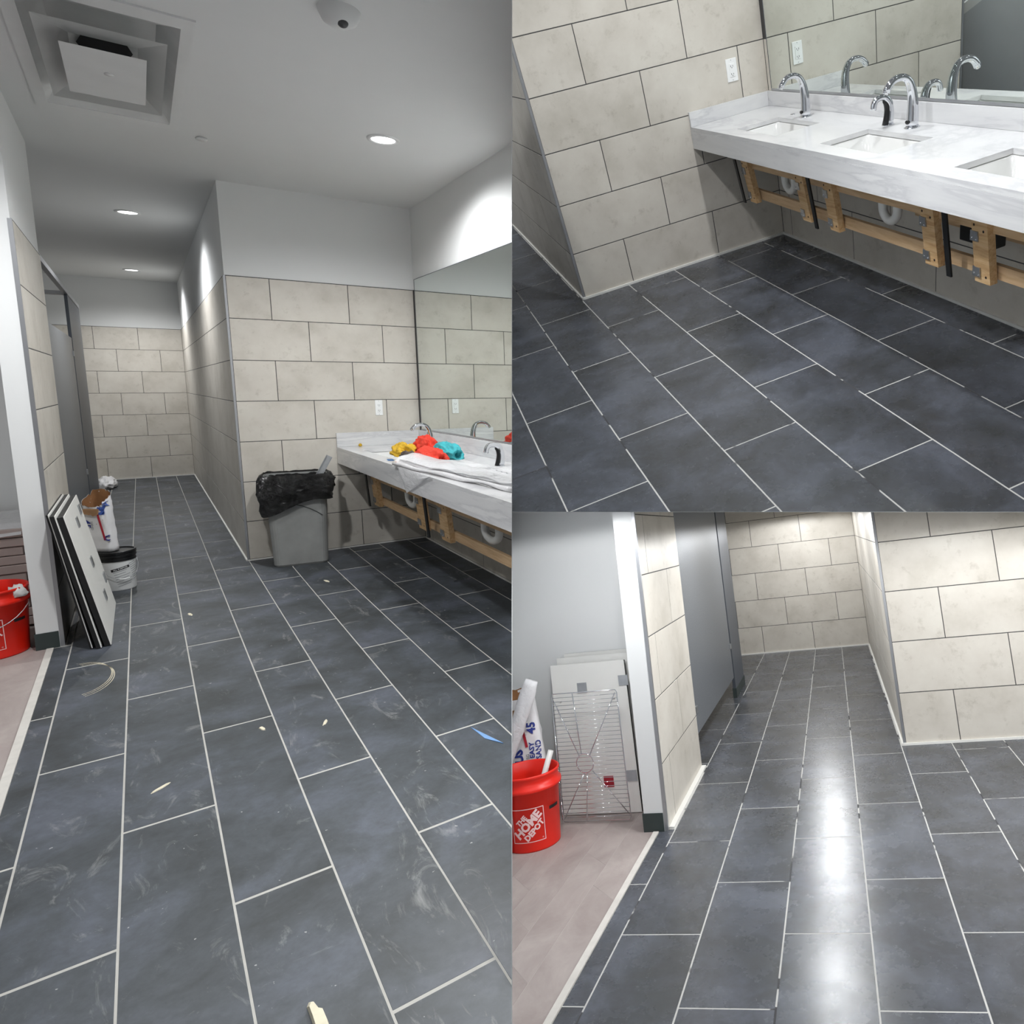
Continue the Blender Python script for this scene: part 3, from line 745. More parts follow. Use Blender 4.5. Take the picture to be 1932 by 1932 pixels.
# ================================================================== THINGS IN THE LEFT PICTURE
MT['bucket_red'] = plain('orange_red_plastic', (226, 34, 16), 0.36, var=0.05)
MT['bucket_white'] = plain('white_bucket_plastic', (226, 227, 226), 0.4, var=0.03)
MT['print_pale'] = plain('pale_print', (243, 208, 206), 0.5, var=0.02)
MT['print_blue'] = plain('blue_print', (34, 52, 132), 0.6, var=0.03)
MT['print_blue2'] = plain('mid_blue_print', (72, 104, 190), 0.6, var=0.12, scale=30)
MT['print_red'] = plain('dark_red_print', (166, 30, 46), 0.6, var=0.04)
MT['print_grey'] = plain('grey_print', (132, 134, 138), 0.6, var=0.04)
MT['print_black'] = plain('black_print', (22, 22, 24), 0.5)
MT['kraft'] = plain('brown_kraft_paper', (140, 98, 62), 0.8, var=0.15, scale=14)
MT['kraft_light'] = plain('light_kraft_paper', (186, 148, 110), 0.8, var=0.08, scale=14)
MT['paper_bag'] = plain('white_paper_sack', (226, 225, 226), 0.55, var=0.06, scale=10)
MT['board_white'] = plain('white_board_face', (232, 231, 226), 0.55, var=0.02)
MT['board_black'] = plain('black_board_core', (14, 14, 15), 0.6)
MT['bin'] = plain('scuffed_grey_bin_plastic', (138, 139, 137), 0.5, var=0.16, scale=5)
MT['bin_seam'] = plain('dark_bin_seam', (50, 52, 53), 0.6)
m = Mat('black_bin_liner', 0.2); m.base(lin((12, 12, 13))); m.bump(m.noise(22, 6, 0.7, dist=0.9), 1.0, 0.03); MT['liner'] = m.m
for nm, c in (('rag_yellow', (214, 172, 44)), ('rag_red', (222, 62, 42)), ('rag_teal', (66, 176, 184)), ('rag_dark', (84, 74, 68)), ('rag_white', (216, 214, 212))):
    m = Mat(nm + '_cloth', 0.85); c0 = lin(c)
    m.base(m.ramp(m.noise(40, 5, 0.6), [(0.3, tuple(x*0.78 for x in c0[:3]) + (1,)), (0.7, c0)])); m.bump(m.noise(90, 4, 0.6), 0.4, 0.002)
    MT[nm] = m.m
m = Mat('clear_plastic_film', 0.14); m.base(lin((236, 236, 238))); m.b.inputs['Alpha'].default_value = 0.72
m.bump(m.noise(26, 6, 0.65, (1, 0.35, 1), 1.2), 0.7, 0.01); MT['film'] = m.m
m = Mat('milky_plastic_film', 0.2); m.base(lin((232, 231, 232))); m.b.inputs['Alpha'].default_value = 0.86
m.bump(m.noise(26, 6, 0.65, (1, 0.35, 1), 1.2), 0.6, 0.01); MT['film2'] = m.m
MT['sheet_pink'] = plain('dusty_pink_board', (186, 172, 166), 0.7, var=0.06, scale=9)
MT['duct_dark'] = plain('black_duct_hole', (8, 9, 14), 0.9)
MT['pan'] = plain('grey_plenum_metal', (214, 215, 214), 0.5)
MT['scrap_cream'] = plain('cream_plaster_crumb', (222, 214, 190), 0.8, var=0.1, scale=30)
MT['scrap_blue'] = plain('blue_tape_scrap', (112, 150, 196), 0.7)
MT['sensor_grey'] = plain('dark_sensor_lens', (74, 75, 76), 0.3, var=0.3, scale=60)

def text_bm(body, size, bold=0.0):
    """flat lettering as a mesh in the xy plane, centred"""
    cu = bpy.data.curves.new('lettering', 'FONT'); cu.body = body; cu.size = size; cu.align_x = 'CENTER'; cu.align_y = 'CENTER'
    cu.offset = bold; cu.resolution_u = 2
    o = bpy.data.objects.new('lettering', cu); COL.objects.link(o)
    me = bpy.data.meshes.new_from_object(o.evaluated_get(bpy.context.evaluated_depsgraph_get()))
    bpy.data.objects.remove(o); bpy.data.curves.remove(cu)
    bm = bmesh.new(); bm.from_mesh(me); bpy.data.meshes.remove(me)
    return bm
def on_cone(bm, c, r_of_z, th0, z0, lift=0.0012, tilt=0.0, maxlen=0.02):
    """wrap flat xy artwork round an upright cone at angle th0, centre height z0"""
    if tilt: bmesh.ops.rotate(bm, verts=bm.verts[:], cent=(0, 0, 0), matrix=Matrix.Rotation(tilt, 3, 'Z'))
    for _ in range(3):
        es = [e for e in bm.edges if e.calc_length() > maxlen]
        if not es: break
        bmesh.ops.subdivide_edges(bm, edges=es, cuts=1)
    bmesh.ops.triangulate(bm, faces=bm.faces[:])
    for v in bm.verts:
        z = z0 + v.co.y; r = r_of_z(z) + lift; a = th0 + v.co.x / r
        v.co = Vector((c[0] + r*math.cos(a), c[1] + r*math.sin(a), z))
    return bm
def strip2d(pts, wd, closed=False):
    """flat line artwork of even width through 2D points"""
    bm = bmesh.new(); n = len(pts)
    for k in range(n if closed else n-1):
        a = Vector(pts[k] + (0,)); b = Vector(pts[(k+1) % n] + (0,)); d = (b-a).normalized(); s = Vector((-d.y, d.x, 0))*wd/2
        a2, b2 = a - d*wd/2, b + d*wd/2
        bm.faces.new([bm.verts.new(p) for p in (a2-s, b2-s, b2+s, a2+s)])
    return bm
def merge(*bms):
    out = bmesh.new()
    for b in bms:
        me = bpy.data.meshes.new('tmp'); b.to_mesh(me); b.free(); out.from_mesh(me); bpy.data.meshes.remove(me)
    return out
def moved(bm, dx=0, dy=0, rot=0, s=1.0):
    bmesh.ops.transform(bm, matrix=Matrix.Translation((dx, dy, 0)) @ Matrix.Rotation(rot, 4, 'Z') @ Matrix.Scale(s, 4), verts=bm.verts[:]); return bm

def red_bucket(room, c, R, h, th0, pic, label, hand=0.0):
    """orange-red pail: ribbed rim, wire handle, printed panel"""
    t = thing('bucket', room, c, label, 'bucket', 'orange-red buckets')
    rb = lambda z: R*(0.86 + 0.12*min(1, max(0, (z-c[2])/h)))
    bm = bmesh.new()
    prof = [(0, 0.004), (R*0.83, 0.004), (R*0.86, 0.0), (R*0.86, 0.006), (R*0.955, h*0.78), (R*1.04, h*0.785), (R*1.05, h*0.80), (R*1.05, h*0.835), (R*0.975, h*0.845),
            (R*0.985, h*0.955), (R*1.015, h*0.965), (R*1.015, h*0.99), (R*0.99, h), (R*0.955, h*0.985), (R*0.95, h*0.8), (R*0.83, 0.012), (0, 0.012)]
    lathe(bm, prof, c, 48)
    body = obj('pail', bm, 'bucket_red', room, t, smooth=True)
    # printed panel: outline square with the store lettering set on a slope
    s = h*0.44
    fr_ = strip2d([(-s/2, -s/2), (s/2, -s/2), (s/2, s/2), (-s/2, s/2)], s*0.022, True)
    words = merge(moved(text_bm('THE', s*0.20, 0.010*s), -s*0.20, s*0.16, math.radians(42)),
                  moved(text_bm('HOME', s*0.36, 0.018*s), -s*0.01, s*0.02, math.radians(42)),
                  moved(text_bm('DEPOT', s*0.24, 0.012*s), s*0.17, -s*0.17, math.radians(42)),
                  moved(text_bm('\u00ae', s*0.07, 0), s*0.42, -s*0.43))
    rr = lambda z: R*(0.86 + 0.095*(z-c[2])/(h*0.78))
    obj('print', on_cone(merge(fr_, words), c, rr, th0, c[2]+h*0.36, 0.0012), 'print_pale', room, body)
    obj('print', on_cone(moved(strip2d([(-s*0.16, 0), (s*0.16, 0)], s*0.10), 0, 0), c, rr, th0+1.0, c[2]+h*0.52, 0.0012), 'print_black', room, body)
    # wire handle hanging down one side
    P = []
    for k in range(15):
        a = th0 + hand - 1.35 + 2.7*k/14; dip = math.sin(math.pi*k/14)
        P.append((c[0] + R*1.07*math.cos(a), c[1] + R*1.07*math.sin(a), c[2] + h*(0.80 - 0.34*dip)))
    bm = bmesh.new(); tube(bm, P, 0.0022, 6); obj('wire_handle', bm, 'steel', room, t, smooth=True)
    return t
def lump(c, size, seed, amp=0.35, sub=4, freq=2.2, rot=0.0):
    """crumpled cloth heap: folds from ridged noise"""
    bm = bmesh.new(); bmesh.ops.create_icosphere(bm, subdivisions=sub, radius=1.0)
    off = Vector((seed*3.1, seed*1.7, seed*5.3))
    for v in bm.verts:
        n = v.co.normalized(); q = n*freq + off
        k = 1 - abs(noise.noise(q)) * 1.6 - 0.5*abs(noise.noise(q*2.3)) + 0.25*noise.noise(q*4.7)
        r = 1.0 + amp*k
        p = n*r
        if p.z < -0.25: p.z = -0.25 - 0.15*(abs(p.z)-0.25)
        v.co = p
    m_ = Matrix.Translation(c) @ Matrix.Rotation(rot, 4, 'Z') @ Matrix.Diagonal((size[0], size[1], size[2], 1))
    bmesh.ops.transform(bm, matrix=m_, verts=bm.verts[:])
    mz = min(v.co.z for v in bm.verts)
    bmesh.ops.translate(bm, verts=bm.verts[:], vec=(0, 0, c[2]-mz))
    return bm

# ---- ceiling fittings
bpy.data.objects.remove(ce)
hole = (-0.80, -0.285, -2.49, -1.13)
ce = S(obj('ceiling', slab_with_holes((-3.4, W+0.16), (-5.7, D+0.16), [hole], H, H+0.1), 'ceil', 1), 'white painted ceiling of the left picture')
df = thing('air_diffuser', 1, (-0.54, -1.81, H-0.1), 'square white ceiling air diffuser with stacked plates, ' + LP, 'air diffuser')
obj('flange', slab_with_holes((-0.845, -0.245), (-2.58, -1.05), [(-0.795, -0.29, -2.48, -1.14)], H-0.008, H), 'white_metal', 1, df)
bm = bmesh.new()
loft(bm, [[(-0.795, -2.48, H-0.004), (-0.29, -2.48, H-0.004), (-0.29, -1.14, H-0.004), (-0.795, -1.14, H-0.004)],
          [(-0.72, -2.25, H+0.075), (-0.36, -2.25, H+0.075), (-0.36, -1.37, H+0.075), (-0.72, -1.37, H+0.075)]], cap_end=True)
obj('plenum', bm, 'pan', 1, df)
bm = bmesh.new(); lathe(bm, [(0, 0), (0.10, 0)], (0, 0, 0), 8)
bmesh.ops.transform(bm, matrix=Matrix.Translation((-0.54, -1.86, H+0.068)) @ Matrix.Diagonal((1, 1.9, 1, 1)), verts=bm.verts[:])
obj('duct_opening', bm, 'duct_dark', 1, df, label='black octagonal duct opening')  # flat black disc: the darkness inside the duct put in as colour
def plate(x0, x1, y0, y1, z, dz, hole_=None):
    b = bmesh.new(); e = 0.012
    for lo, hi, za in ((0.0, 0.03, z), ):
        outer = [(x0, y0, z), (x1, y0, z), (x1, y1, z), (x0, y1, z)]
        if hole_:
            inner = [(hole_[0], hole_[2], z+dz), (hole_[1], hole_[2], z+dz), (hole_[1], hole_[3], z+dz), (hole_[0], hole_[3], z+dz)]
            A = [b.verts.new(p) for p in outer]; I = [b.verts.new(p) for p in inner]
            for k in range(4): b.faces.new((A[k], A[(k+1) % 4], I[(k+1) % 4], I[k]))
        else:
            loft(b, [outer, [(x0+0.03, y0+0.07, z+dz), (x1-0.03, y0+0.07, z+dz), (x1-0.03, y1-0.07, z+dz), (x0+0.03, y1-0.07, z+dz)]], True, True)
    if hole_: bmesh.ops.solidify(b, geom=b.faces[:], thickness=0.004)
    return b
obj('louvre_plate', plate(-0.755, -0.335, -2.40, -1.42, H-0.052, 0.03, (-0.655, -0.43, -2.20, -1.66)), 'white_metal', 1, df)
obj('centre_plate', plate(-0.685, -0.405, -2.27, -1.66, H-0.088, 0.012), 'white_metal', 1, df)
bm = bmesh.new(); lathe(bm, [(0, 0), (0.018, 0.0), (0.018, -0.003), (0, -0.003)], (-0.535, -2.0, H-0.088), 20); obj('centre_button', bm, 'white_metal', 1, df, smooth=True)
for sx in (-1, 1):
    bm = bmesh.new(); tube(bm, [(-0.545+sx*0.10, -1.80, H-0.08), (-0.545+sx*0.16, -1.75, H+0.07)], 0.006, 6); obj('hanger_strap', bm, 'white_metal', 1, df)
for (x, y), lb in zip(((0.72, -1.614), (-0.5, 1.59), (-0.5, 5.4)), ('large bright ceiling downlight above the basins, ', 'round ceiling downlight over the corridor, ', 'farthest small ceiling downlight near the end wall, ')):
    t = thing('downlight', 1, (x, y, H-0.01), lb + LP, 'ceiling light', 'recessed downlights')
    bm = bmesh.new(); lathe(bm, [(0.066, -0.002), (0.072, -0.009), (0.090, -0.006), (0.092, 0.0)], (x, y, H), 36); obj('trim_ring', bm, 'white_metal', 1, t, smooth=True)
    bm = bmesh.new(); lathe(bm, [(0, -0.004), (0.066, -0.003)], (x, y, H), 36); obj('lens', bm, 'lens', 1, t, label='glowing white lens')
t = thing('motion_sensor', 1, (0.19, -3.05, H-0.08), 'white domed ceiling sensor with dark lens at the top edge, ' + LP, 'sensor')
bm = bmesh.new(); lathe(bm, [(0, -0.062), (0.03, -0.06), (0.062, -0.04), (0.075, -0.012), (0.078, 0)], (0.19, -3.02, H), 32); obj('dome', bm, 'white_metal', 1, t, smooth=True)
bm = bmesh.new(); bmesh.ops.create_uvsphere(bm, u_segments=18, v_segments=10, radius=0.021); bmesh.ops.translate(bm, verts=bm.verts[:], vec=(0.195, -3.045, H-0.05)); obj('sensor_lens', bm, 'sensor_grey', 1, t, smooth=True, label='dark grey lens')
t = obj('sprinkler_cap', lathe(bmesh.new(), [(0, -0.014), (0.027, -0.014), (0.030, -0.010), (0.030, -0.004), (0.024, -0.004), (0.024, 0)], (-0.133, -0.971, H), 28), 'white_metal', 1, smooth=True, label='small flat white sprinkler cap on the ceiling, ' + LP, cat='sprinkler')

# ---- stall partition
XP = -1.03
st = thing('stall_partition', 1, (XP, 2.4, 0), 'grey stall door and pilaster behind the stub wall, ' + LP, 'partition')
dr = obj('door', boxes(((XP-0.02, -0.2, 0.22), (XP, 3.05, 1.80), 0.003)), 'lam', 1, st)
obj('pilaster', boxes(((XP-0.022, 3.07, 0.075), (XP+0.004, 4.75, 2.22), 0.003)), 'lam_dark', 1, st)
obj('pilaster_shoe', boxes(((XP-0.026, 3.05, 0.0), (XP+0.008, 4.77, 0.078))), 'rubber', 1, st)
obj('head_rail', boxes(((XP-0.026, -0.2, 2.222), (XP+0.008, 4.77, 2.262))), 'trim', 1, st)
obj('cross_rail', boxes(((-2.2, 3.10, 2.222), (XP-0.03, 3.20, 2.255))), 'trim', 1, st)
obj('side_panel', boxes(((-2.2, 4.6, 0.25), (XP-0.03, 4.64, 1.8))), 'lam', 1, st)
for y, z in ((0.15, 1.66), (2.95, 1.62), (2.95, 0.45)):
    obj('hinge', boxes(((XP, y, z), (XP+0.012, y+0.05, z+0.05))), 'steel', 1, dr)

# ---- boards leaning on the stub wall
def board(room, foot, top, hgt, ya, yb, th, label, edge_white=False):
    """thin board leaning towards -x: foot x at floor, top x at height hgt"""
    t = thing('leaning_board', room, (foot, (ya+yb)/2, 0), label, 'board', 'boards leaning on the stub wall')
    d = Vector((top-foot, 0, hgt)).normalized(); n = Vector((d.z, 0, -d.x))
    L = Vector((top-foot, 0, hgt)).length
    def P(s, y, o): return Vector((foot, y, 0.006)) + d*s + n*o
    bm = bmesh.new(); prism(bm, [P(0, ya, -th), P(0, yb, -th), P(0, yb, -0.004), P(0, ya, -0.004)], [P(L, ya, -th), P(L, yb, -th), P(L, yb, -0.004), P(L, ya, -0.004)])
    obj('core', bm, 'board_black', room, t)
    bm = bmesh.new(); prism(bm, [P(0.0, ya, -0.004), P(0, yb, -0.004), P(0, yb, 0), P(0, ya, 0)], [P(L, ya, -0.004), P(L, yb, -0.004), P(L, yb, 0), P(L, ya, 0)])
    obj('face_sheet', bm, 'board_white', room, t)
    return t, P, L
t, P, L = board(1, -0.768, -0.890, 0.69, -1.60, -0.72, 0.028, 'foremost white board with black edge leaning on the stub wall, ' + LP)
for s, y in ((0.63, -0.86), (0.60, -1.16), (0.37, -1.17), (0.20, -0.84), (0.16, -1.13)):
    q = P(s*L/0.7, y, 0)
    bm = bmesh.new()
    d = (P(1, 0, 0)-P(0, 0, 0)).normalized(); n = Vector((d.z, 0, -d.x)); yy = Vector((0, 1, 0))
    lo = [q + d*a + yy*b for a, b in ((-0.028, -0.035), (-0.028, 0.035), (0.028, 0.035), (0.028, -0.035))]
    prism(bm, lo, [p + n*0.006 for p in lo])
    obj('hanging_clip', bm, 'steel', 1, t)
board(1, -0.806, -0.921, 0.70, -1.62, -0.74, 0.022, 'second white board with black edge behind the foremost, ' + LP)
board(1, -0.842, -0.945, 0.705, -1.60, -0.76, 0.012, 'rearmost leaning board nearest the stub wall, ' + LP)

# ---- white bucket with black lid, paper sack standing on it
c = Vector((-0.755, -0.30, 0.0)); R = 0.098; hB = 0.262
t = thing('bucket', 1, c, 'white joint compound bucket with black lid under a paper sack, ' + LP, 'bucket')
rw = lambda z: R*(0.90 + 0.075*z/(hB*0.76))
bm = bmesh.new(); lathe(bm, [(0, 0.0), (R*0.88, 0.0), (R*0.90, 0.004), (R*0.975, hB*0.76), (R*0.975, hB*0.80), (0, hB*0.80)], c, 40); body = obj('pail', bm, 'bucket_white', 1, t, smooth=False)
for f in body.data.polygons: f.use_smooth = len(f.vertices) == 4
bm = bmesh.new(); lathe(bm, [(R*0.985, hB*0.745), (R*1.03, hB*0.75), (R*1.03, hB*0.80), (R*1.0, hB*0.81), (R*1.0, hB*0.84), (R*1.06, hB*0.85), (R*1.06, hB*0.90), (R*1.03, hB*0.91), (R*1.07, hB*0.93), (R*1.07, hB*0.985), (R*1.04, hB), (R*0.98, hB), (R*0.95, hB*0.97), (0, hB*0.97)], c, 40)
obj('lid', bm, 'black', 1, t, smooth=False)
th = math.atan2(-6.157+0.30, -0.543+0.755) - 0.0
bm = on_cone(strip2d([(-0.055, 0), (0.03, 0)], 0.017), c, rw, th+0.25, 0.150, 0.0012, 0.22); lb_ = obj('label_band', bm, 'print_black', 1, body)
bm = on_cone(moved(text_bm('ALL PURPOSE', 0.013, 0.0003), -0.012, 0), c, rw, th+0.25, 0.150, 0.0018, 0.22); obj('lettering', bm, 'bucket_white', 1, lb_)
lines = merge(*[strip2d([(-0.055, -0.016*k), (0.030 - 0.012*(k % 3), -0.016*k)], 0.0028) for k in range(1, 8)], *[strip2d([(0.042, -0.014*k), (0.10 - 0.01*(k % 2), -0.014*k)], 0.0028) for k in range(-1, 8)])
obj('fine_print', on_cone(lines, c, rw, th+0.25, 0.150, 0.0012, 0.22), 'print_grey', 1, body)
P = []
for k in range(13):
    a = th - 1.2 + 2.9*k/12; dip = math.sin(math.pi*k/12)
    P.append((c.x + (R*1.05+0.012*dip)*math.cos(a), c.y + (R*1.05+0.012*dip)*math.sin(a), hB*(0.72-0.42*dip)))
bm = bmesh.new(); tube(bm, P, 0.0018, 6); hd = obj('wire_handle', bm, 'steel', 1, t, smooth=True)
bm = bmesh.new(); tube(bm, P[5:8], 0.0055, 8); obj('grip', bm, 'bucket_white', 1, hd, smooth=True)

def sack(room, c, uv, hw, hd, h, lean, name, label, torn=0.10, seed=3.0):
    """open paper sack: crumpled white walls, brown inside, torn rim lower at the front"""
    t = thing(name, room, c, label, 'sack')
    ux, uy = Vector((uv[0], uv[1], 0)), Vector((-uv[1], uv[0], 0))    # width direction, depth direction (towards back)
    n = 40; rows = 14
    def ring(k, shrink=0.0):
        f = k/rows; out = []
        for j in range(n):
            a = 2*math.pi*j/n
            ca, sa = math.cos(a), math.sin(a)
            ex = 0.55
            px = hw*(1-0.10*f) * math.copysign(abs(ca)**ex, ca) * (1-shrink); py = hd*(1-0.12*f+0.5*f*f*0.3) * math.copysign(abs(sa)**ex, sa) * (1-shrink)
            rim = 1.0
            if f > 0.72:
                rim = 1 - (torn/h)*((1 - sa)/2)*((f-0.72)/0.28) + 0.05*noise.noise(Vector((a*2.2, seed, 0)))*(f-0.72)/0.28 + 0.03*noise.noise(Vector((a*7, seed, 2)))*(f-0.72)/0.28
            z = h*f*rim
            q = Vector((c[0], c[1], c[2])) + ux*(px + lean*f) + uy*py + Vector((0, 0, z))
            w_ = noise.noise(Vector((a*3.0, f*9, seed)))*0.008 + noise.noise(Vector((a*8.0, f*20, seed)))*0.004
            q += (ux*ca + uy*sa)*w_*(0.3+f)
            out.append(q)
        return out
    bm = bmesh.new(); loft(bm, [ring(k) for k in range(rows+1)], False, True)
    body = obj('paper_wall', bm, 'paper_bag', room, t, smooth=True)
    bm = bmesh.new(); loft(bm, [ring(k, 0.05) for k in range(rows, 5, -1)], True, False)
    obj('kraft_lining', bm, 'kraft', room, t, smooth=True, label='brown kraft inside of the sack')
    # torn flap folded forward
    bm = bmesh.new(); g = 8
    grid = []
    for i in range(g+1):
        row = []
        for j in range(5):
            x = (i/g - 0.5)*hw*1.2; dn = j/4
            zz = h*0.77 - torn*0.2 - dn*0.055*(0.6+0.6*abs(noise.noise(Vector((i*0.9, seed, 1))))); q = Vector(c) + ux*(x+lean*0.75) - uy*(hd*0.98 + 0.008 + 0.006*dn) + Vector((0, 0, zz))
            row.append(bm.verts.new(q))
        grid.append(row)
    for i in range(g):
        for j in range(4): bm.faces.new((grid[i][j], grid[i+1][j], grid[i+1][j+1], grid[i][j+1]))
    bmesh.ops.solidify(bm, geom=bm.faces[:], thickness=0.001)
    obj('torn_flap', bm, 'kraft_light', room, t, smooth=True)
    def art(bm2, x, z, rot, mat):
        bmesh.ops.rotate(bm2, verts=bm2.verts[:], cent=(0, 0, 0), matrix=Matrix.Rotation(rot, 3, 'Z'))
        src = bpy.data.objects
        bvh = BVHTree.FromPolygons([WRLD[body.name].translation*0 + (WORLD[room].inverted() @ WRLD[body.name]) @ v.co for v in body.data.vertices], [p.vertices[:] for p in body.data.polygons])
        for v in bm2.verts:
            q = Vector(c) + ux*(x + v.co.x) - uy*0.6 + Vector((0, 0, z + v.co.y))
            hit = bvh.ray_cast(q, uy)
            v.co = (hit[0] - uy*0.004) if hit[0] is not None else Vector(c) + ux*(x+v.co.x) - uy*(hd+0.004) + Vector((0, 0, z+v.co.y))
        return obj('print', bm2, mat, room, body)
    return t, art
tz = hB*0.985
t, art = sack(1, (-0.818, -0.265, tz), (0.784, -0.62), 0.086, 0.045, 0.40, -0.012, 'paper_sack', 'torn white paper sack with red stripe standing on the white bucket, ' + LP)
art(text_bm('45', 0.055, 0.0012), -0.048, 0.185, -math.pi/2, 'print_blue')
art(strip2d([(0.028, 0.255), (0.055, 0.085)], 0.012), 0.0, 0.0, 0, 'print_red')
art(text_bm('SAND', 0.022, 0.0), -0.018, 0.175, -math.pi/2, 'print_grey')
art(text_bm('C', 0.05, 0.002), 0.070, 0.09, 0, 'print_blue')
for k in range(9):
    x = 0.042 + 0.034*((k*0.37) % 1.0); z = 0.255 + 0.009*k
    art(merge(moved(strip2d([(-0.011, 0), (0.011, 0)], 0.016), 0, 0, k*0.8)), x, z, 0, 'print_blue2')

# ---- orange-red bucket cut by the left edge, rag on its rim
red_bucket(1, (-1.240, -1.36, 0), 0.166, 0.34, math.atan2(-4.99, 0.72)-0.15, LP, 'orange-red bucket at the left edge beside the white wall end, ' + LP)
obj('rag', lump((-1.112, -1.43, 0.29), (0.03, 0.035, 0.035), 5, 0.5, 3), 'rag_white', 1, smooth=True, label='white rag hung over the rim of the bucket, ' + LP, cat='rag')
# ---- layered boards under film in the hall
sk = thing('board_stack', 1, (-1.75, -0.6, 0), 'pinkish stack of layered boards behind the orange-red bucket, ' + LP, 'stack')
for k in range(11):
    obj('layer', boxes(((-2.3, -0.95 + 0.004*(k % 3), 0.012+0.05*k), (-1.10 - 0.012*((k*7) % 3), -0.26, 0.012+0.05*k+0.046), 0.004)), 'sheet_pink', 1, sk)
bm = bmesh.new(); g = []
for i in range(13):
    r_ = []
    for j in range(9):
        x = -2.3 + 1.18*i/12; y = -0.97 + 0.7*j/8
        r_.append(bm.verts.new((x, y, 0.572 + 0.02*abs(noise.noise(Vector((x*5, y*4, 1)))) - (0.05 if j == 0 else 0))))
    g.append(r_)
for i in range(12):
    for j in range(8): bm.faces.new((g[i][j], g[i+1][j], g[i+1][j+1], g[i][j+1]))
obj('film_cover', bm, 'film2', 1, sk, smooth=True)

# ---- waste bin with liner and metal stud
d = Vector((0.985, -0.17, 0)).normalized(); bk = Vector((0.17, 0.985, 0)).normalized(); C0 = Vector((0.325, -0.275, 0))
def bin_loop(hw, hd_, z, r=0.05, nn=5):
    return [C0 + d*x + bk*y + Vector((0, 0, z)) for x, y in rrect(-hw, hw, -hd_, hd_, r, nn)]
t = thing('waste_bin', 1, C0, 'grey square waste bin with black liner against the tiled wall, ' + LP, 'bin')
bm = bmesh.new(); loft(bm, [bin_loop(0.172, 0.118, 0.0, 0.045), bin_loop(0.180, 0.126, 0.015, 0.05), bin_loop(0.202, 0.145, 0.655, 0.06), bin_loop(0.214, 0.157, 0.657, 0.065), bin_loop(0.214, 0.157, 0.675, 0.065), bin_loop(0.205, 0.148, 0.675, 0.06), bin_loop(0.18, 0.12, 0.03, 0.05)], True, True)
bb = obj('bin_body', bm, 'bin', 1, t, smooth=False)
P = [C0 + d*x - bk*(0.126 + 0.0195*z/0.64 + 0.0005) + Vector((0, 0, z)) for x, z in ((-0.07, 0.475), (-0.02, 0.468), (0.03, 0.452), (0.08, 0.428), (0.125, 0.40), (0.16, 0.372))]
bm = bmesh.new(); tube(bm, P, 0.003, 6); obj('moulded_line', bm, 'bin_seam', 1, bb)
bm = bmesh.new(); loops = []
N = len(bin_loop(0.2, 0.1, 0, 0.05))
def hem(a):     # how far the liner hangs at each place round the rim
    f = math.cos(a - math.radians(222)); g2 = math.cos(a - math.radians(318))
    return 0.10 + 0.20*max(0, f)**2 + 0.09*max(0, g2)**3 + 0.02*noise.noise(Vector((a*3, 1, 0)))
base_l = [(x, y) for x, y in rrect(-0.213, 0.213, -0.155, 0.155, 0.065, 5)]
dense = []
for k in range(len(base_l)):
    a_, b_ = base_l[k], base_l[(k+1) % len(base_l)]
    m_ = max(1, int(math.hypot(b_[0]-a_[0], b_[1]-a_[1])/0.02))
    for j in range(m_): dense.append((a_[0]+(b_[0]-a_[0])*j/m_, a_[1]+(b_[1]-a_[1])*j/m_))
for kind, s in [('in', 0.12), ('in', 0.07), ('in', 0.03), ('top', 0.0)] + [('out', q/10) for q in range(1, 11)]:
    lp = []
    for k, (x, y) in enumerate(dense):
        a = math.atan2(y*1.5, x); n_ = Vector((x, y*1.5, 0)).normalized()
        wv_ = noise.noise(Vector((a*4, s*5, 3)))*0.018 + noise.noise(Vector((a*11, s*9, 7)))*0.010
        if kind == 'in': o = -0.02 + wv_*0.6; z = 0.672 - s
        elif kind == 'top': o = 0.004 + wv_*0.3; z = 0.688 + 0.012*noise.noise(Vector((a*6, 0, 5)))
        else: o = 0.010 + 0.034*math.sin(min(1, s*1.25)*math.pi*0.85) + wv_*1.2; z = 0.685 - hem(a)*s
        q = C0 + d*(x + n_.x*o) + bk*(y + n_.y*o) + Vector((0, 0, z))
        q.y = min(q.y, -0.012)
        lp.append(q)
    loops.append(lp)
loft(bm, loops, False, False)
obj('bin_liner', bm, 'liner', 1, t, smooth=True, label='crumpled black plastic liner folded over the rim')
b0 = C0 + d*0.02 - bk*0.02 + Vector((0, 0, 0.42)); b1 = C0 + d*0.235 + bk*0.02 + Vector((0, 0, 0.80)); ax_ = (b1-b0).normalized()
s_ = ax_.cross(bk).normalized(); n_ = bk
def bar(bm, lo, hi, a0, a1, c0_, c1_):
    f = lambda p: [p + s_*a0 + n_*c0_, p + s_*a1 + n_*c0_, p + s_*a1 + n_*c1_, p + s_*a0 + n_*c1_]
    prism(bm, f(lo), f(hi))
bm = bmesh.new(); bar(bm, b0, b1, -0.022, 0.022, 0, 0.002); bar(bm, b0, b1, -0.022, -0.020, -0.02, 0.0); bar(bm, b0, b1, 0.020, 0.022, -0.02, 0.0)
obj('metal_stud', bm, 'steel', 1, label='offcut of steel stud sticking out of the waste bin, ' + LP, cat='metal stud')

